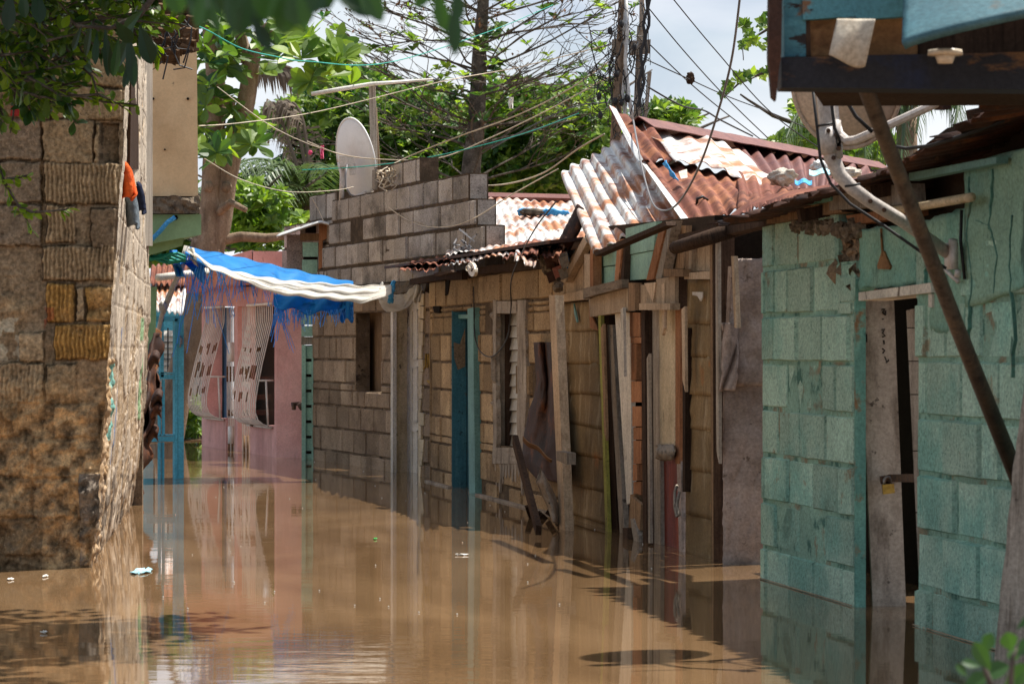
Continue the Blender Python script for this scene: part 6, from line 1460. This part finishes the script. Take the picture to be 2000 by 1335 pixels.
for P in ([(600, 400), (560, 350), (500, 330), (450, 365), (425, 400)], [(600, 405), (555, 365), (510, 355), (470, 385), (450, 420)], [(605, 400), (560, 330), (500, 310), (455, 325)], [(600, 400), (580, 350), (545, 320), (500, 345), (480, 390)], [(605, 405), (590, 370), (560, 360), (530, 390), (520, 440)], [(610, 400), (600, 350), (620, 320), (650, 330)]):
    frond(b, [at(x, y, DPm - i * .5) for i, (x, y) in enumerate(P)], .55, 46, .55, .55)
b.build('fronds', m['palm'], pt_)
b = MB()
for P in ([(608, 380), (592, 300), (575, 220), (560, 195), (548, 215)], [(600, 380), (575, 310), (550, 235), (535, 200), (522, 215)], [(606, 360), (600, 290), (590, 230), (572, 200), (562, 230)]):
    frond(b, [at(x, y, DPm + .2) for x, y in P], .42, 34, 1.5, .55, .03, .35)
frond(b, [at(482, 128, 33), at(510, 125, 33), at(545, 128, 33), at(570, 134, 33), at(580, 150, 33)], .42, 44, 2.2, .45, .028, .3)
b.build('dry_fronds', m['drypalm'], pt_)
b = MB(); limb(b, [at(640, 700, DPm), at(615, 520, DPm), at(603, 395, DPm)], [.14, .12, .1], 10); b.build('trunk', m['bark'], pt_, True)
p2 = thing('palm_tree', 'palm with long drooping fronds behind the right dish', 'palm', at(1760, 600, 26))
b = MB()
for P in ([(1770, 180), (1700, 150), (1620, 160), (1560, 220), (1535, 270)], [(1770, 190), (1720, 175), (1660, 215), (1630, 300)], [(1780, 180), (1790, 150), (1800, 170), (1790, 260)], [(1770, 180), (1740, 170), (1725, 230), (1735, 300)], [(1780, 185), (1840, 160), (1870, 200), (1860, 260)], [(1765, 185), (1700, 190), (1690, 240), (1690, 310)], [(1775, 180), (1760, 200), (1765, 250), (1760, 310)]):
    frond(b, [at(x, y, 26 - i * .25) for i, (x, y) in enumerate(P)], .42, 40, 1.6, .4, .022, .4)
b.build('fronds', m['palm'], p2)
b = MB(); limb(b, [at(1770, 700, 26), at(1770, 180, 26)], [.12, .09], 10); b.build('trunk', m['bark'], p2, True)
# low leafy plants at the water's edge
lp_ = thing('leafy_plant', 'low bright leafy plant at the water edge behind the turquoise gate', 'plant', at(378, 858, 31.4))
b = MB()
for k in range(60): b.rosette(at(R.uniform(352, 398), R.uniform(785, 858), 31.4 + R.uniform(-.3, .4)), V(R.uniform(-.5, .5), -.5, .8), 6, .15, .08, .55 + R.uniform(-.3, .3))
b.build('leaves', m['leaf'], lp_)
b = MB()
for k in range(6): limb(b, [at(360 + k * 7, 875, 31.4), at(362 + k * 6, 820, 31.4)], [.012, .006], 5)
b.build('stem', m['bark2'], lp_)
b = MB(); b.prism([(-5.2, 31.0, -.3), (-2.9, 31.0, -.3), (-2.9, 34.9, -.3), (-5.2, 34.9, -.3)], (0, 0, .31)); tag(b.build('bank', m['ground']), None, None, None, 'structure')

# foreground foliage
fl_ = thing('leafy_shrub', 'small leaved shrub hanging over the top of the block house at left', 'shrub', at(60, 300, 11.8))
b = MB(); tw2 = MB()
def spray(P, n, L_, W_, tone, D, hi=False):
    Q = [at(x, y, D) for x, y in P]; limb(tw2, Q, [lerp(.007, .003, i / (len(Q) - 1)) for i in range(len(Q))], 5)
    for i in range(n):
        t = R.random() * (len(Q) - 1); j = min(int(t), len(Q) - 2); p = lerp(Q[j], Q[j + 1], t - j); dr_ = (Q[j + 1] - Q[j]).normalized()
        d = (dr_ * .6 + V(R.gauss(0, .7), R.gauss(0, .7), R.gauss(-.1, .5)))
        b.leaf(p, d, V(R.gauss(0, .5), R.gauss(-.3, .5), 1), L_ * R.uniform(.7, 1.2), W_ * R.uniform(.8, 1.1), min(1, max(0, tone + R.uniform(-.3, .3))), 0, .2, True)
for k in range(210):
    x, y = R.uniform(-40, 300), R.uniform(-40, 190)
    if y > 120 - max(0, x - 120) * .5 and x > 90: continue
    a = R.uniform(-.5, 1.3); l = R.uniform(50, 120)
    spray([(x, y), (x + l * .5 * math.cos(a), y + l * .4 * math.sin(a)), (x + l * math.cos(a), y + l * .9 * math.sin(a))], 15, .062, .034, .34 + .25 * (R.random() < .3), 11.5 + R.uniform(-.6, .9))
for P, n in (([(60, 150), (140, 185), (200, 200), (270, 205)], 26), ([(130, 190), (190, 185), (240, 210)], 20), ([(-10, 120), (30, 190), (20, 260)], 22), ([(-10, 330), (20, 380), (40, 410), (60, 450)], 18), ([(30, 400), (60, 415), (100, 412), (132, 408)], 16), ([(10, 350), (40, 345), (60, 340)], 10), ([(-10, 300), (0, 340), (15, 370)], 10), ([(20, 180), (70, 195), (100, 220)], 16), ([(150, 120), (180, 150), (190, 190)], 14)):
    spray(P, n, .05, .026, .78, 11.3)
for k in range(640):  # unseen leaves above the frame, added to shade the water and shrub
    P0 = V(R.uniform(-2.7, -.2), 0, 0); P0.y = R.uniform(8.9, 12.3) ; P0.z = 2.75 + .5 * R.random() + .25 * max(0, P0.y - 11)
    if P0.x > -1.1 and noise.noise(V(P0.x * 1.1, P0.y * 1.4, 3.3)) < -.12: continue
    if P0.x > -1.3 and P0.y > 11.6: continue
    d0 = V(R.uniform(-1, 1), R.uniform(-1, 1), R.uniform(-.1, .2)).normalized()
    for j in range(16):
        b.leaf(P0 + d0 * .03 * j + V(R.gauss(0, .03), R.gauss(0, .03), R.gauss(0, .03)), V(R.gauss(0, 1), R.gauss(0, 1), R.gauss(-.1, .3)), V(0, 0, 1), .12, .065, R.random(), 0, .2)
b.build('leaves', m['leafsm'], fl_)
limb(tw2, [at(-60, 40, 11.8), at(60, 66, 11.8), at(180, 40, 11.8), at(320, -10, 11.8)], [.018, .015, .012, .008], 6)
tw2.build('stems', m['bark2'], fl_, True)['kind'] = 'stuff'
f2 = thing('hanging_branch', 'large dark glossy leaves drooping over the corner of the block house', 'branch', at(240, 180, 9.5))
b = MB()
for x0, y0, x1, y1, w_ in ((272, 50, 297, 125, 34), (225, 40, 258, 85, 26), (250, 60, 262, 170, 22), (205, 50, 212, 150, 16), (190, 60, 185, 125, 14), (232, 70, 222, 150, 18), (255, 90, 246, 168, 17), (280, 20, 240, 60, 22), (215, 90, 219, 148, 13), (180, 40, 165, 110, 16), (160, 50, 140, 100, 14), (20, -20, 15, 60, 26), (70, -20, 78, 45, 28), (45, -20, 48, 35, 22), (260, 110, 240, 172, 14), (265, 40, 228, 130, 24)):
    p = at(x0, y0, 9.6 + R.uniform(-.3, .3)); q_ = at(x1, y1, p.y + R.uniform(-.06, .06)); d = q_ - p
    b.leaf(p, d, V(R.uniform(-.6, .6), -1, .2), d.length, w_ * p.y / F * 1.1, R.uniform(.1, .7), 0, .06, True)
b.build('leaves', m['leafdk'], f2)
b = MB(); limb(b, [at(330, -40, 9.6), at(280, 30, 9.6), at(225, 55, 9.6), at(150, 50, 9.6)], [.012, .01, .008, .005], 6); b.build('branch', m['bark2'], f2, True)
f3 = thing('near_branch', 'blurred near branch of big leaves along the top edge', 'branch', at(560, 0, 2.7))
b = MB()
for x0, y0, x1, y1, w_ in ((360, -30, 400, 40, 44), (400, -30, 385, 48, 30), (440, -20, 455, 55, 26), (480, -30, 470, 60, 46), (490, 30, 525, 92, 34), (560, -30, 555, 60, 54), (610, -40, 570, 25, 50), (520, -30, 500, 40, 50), (640, -40, 610, 20, 40), (690, -50, 742, 34, 44), (640, -30, 700, 10, 40), (850, -40, 815, 10, 30), (850, -30, 868, 55, 34), (890, -10, 888, 98, 34), (880, -40, 900, 30, 30), (410, -10, 425, 60, 22), (575, -20, 585, 45, 60), (660, -40, 720, 25, 50), (450, -40, 500, 20, 50), (380, -50, 430, 12, 60), (540, -60, 520, 30, 70), (590, -60, 640, 10, 70), (470, -60, 440, 20, 60), (720, -60, 690, 18, 60), (330, -50, 350, 20, 50), (600, -50, 590, 45, 60)):
    p = at(x0, y0, 2.7 + R.uniform(-.2, .25)); q_ = at(x1, y1, p.y); d = q_ - p
    b.leaf(p, d, V(R.uniform(-.5, .5), -1, .3), d.length * 1.1, w_ * 1.0 * p.y / F, R.uniform(.1, .9), 0, .05, True)
b.build('leaves', m['leafdk'], f3)
b = MB(); limb(b, [at(300, -60, 2.75), at(500, -45, 2.75), at(700, -60, 2.75), at(900, -50, 2.75)], [.005, .004, .0035, .003], 6); b.build('branch', m['bark2'], f3, True)
f4 = thing('near_plant', 'blurred near plant of green leaves at the bottom right corner', 'plant', at(1960, 1340, 3.6))
b = MB()
for x0, y0, x1, y1, w_ in ((1935, 1310, 1908, 1262, 34), (1920, 1275, 1935, 1242, 30), (1890, 1320, 1872, 1300, 20), (1975, 1270, 1968, 1240, 36), (1985, 1280, 2010, 1255, 34), (1900, 1330, 1960, 1300, 40), (1960, 1345, 2005, 1305, 44), (1880, 1345, 1920, 1320, 36), (1990, 1262, 1975, 1285, 26), (1915, 1300, 1885, 1292, 22), (1870, 1345, 1900, 1345, 30), (1985, 1228, 2015, 1205, 22)):
    p = at(x0, y0, 3.6 + R.uniform(-.1, .12)); q_ = at(x1, y1, p.y - .01); d = q_ - p
    b.leaf(p, d, V(R.uniform(-.4, .4), -.8, .6), d.length * 1.15, w_ * p.y / F, R.uniform(.35, .8), 0, .1, True)
b.build('leaves', m['leafshade'], f4)
b = MB(); limb(b, [at(1960, 1400, 3.65), at(1945, 1330, 3.65), at(1930, 1290, 3.65)], [.005, .004, .003], 5); limb(b, [at(1990, 1400, 3.65), at(1985, 1330, 3.65), at(1990, 1265, 3.65)], [.005, .004, .003], 5); b.build('stem', m['bark2'], f4, True)
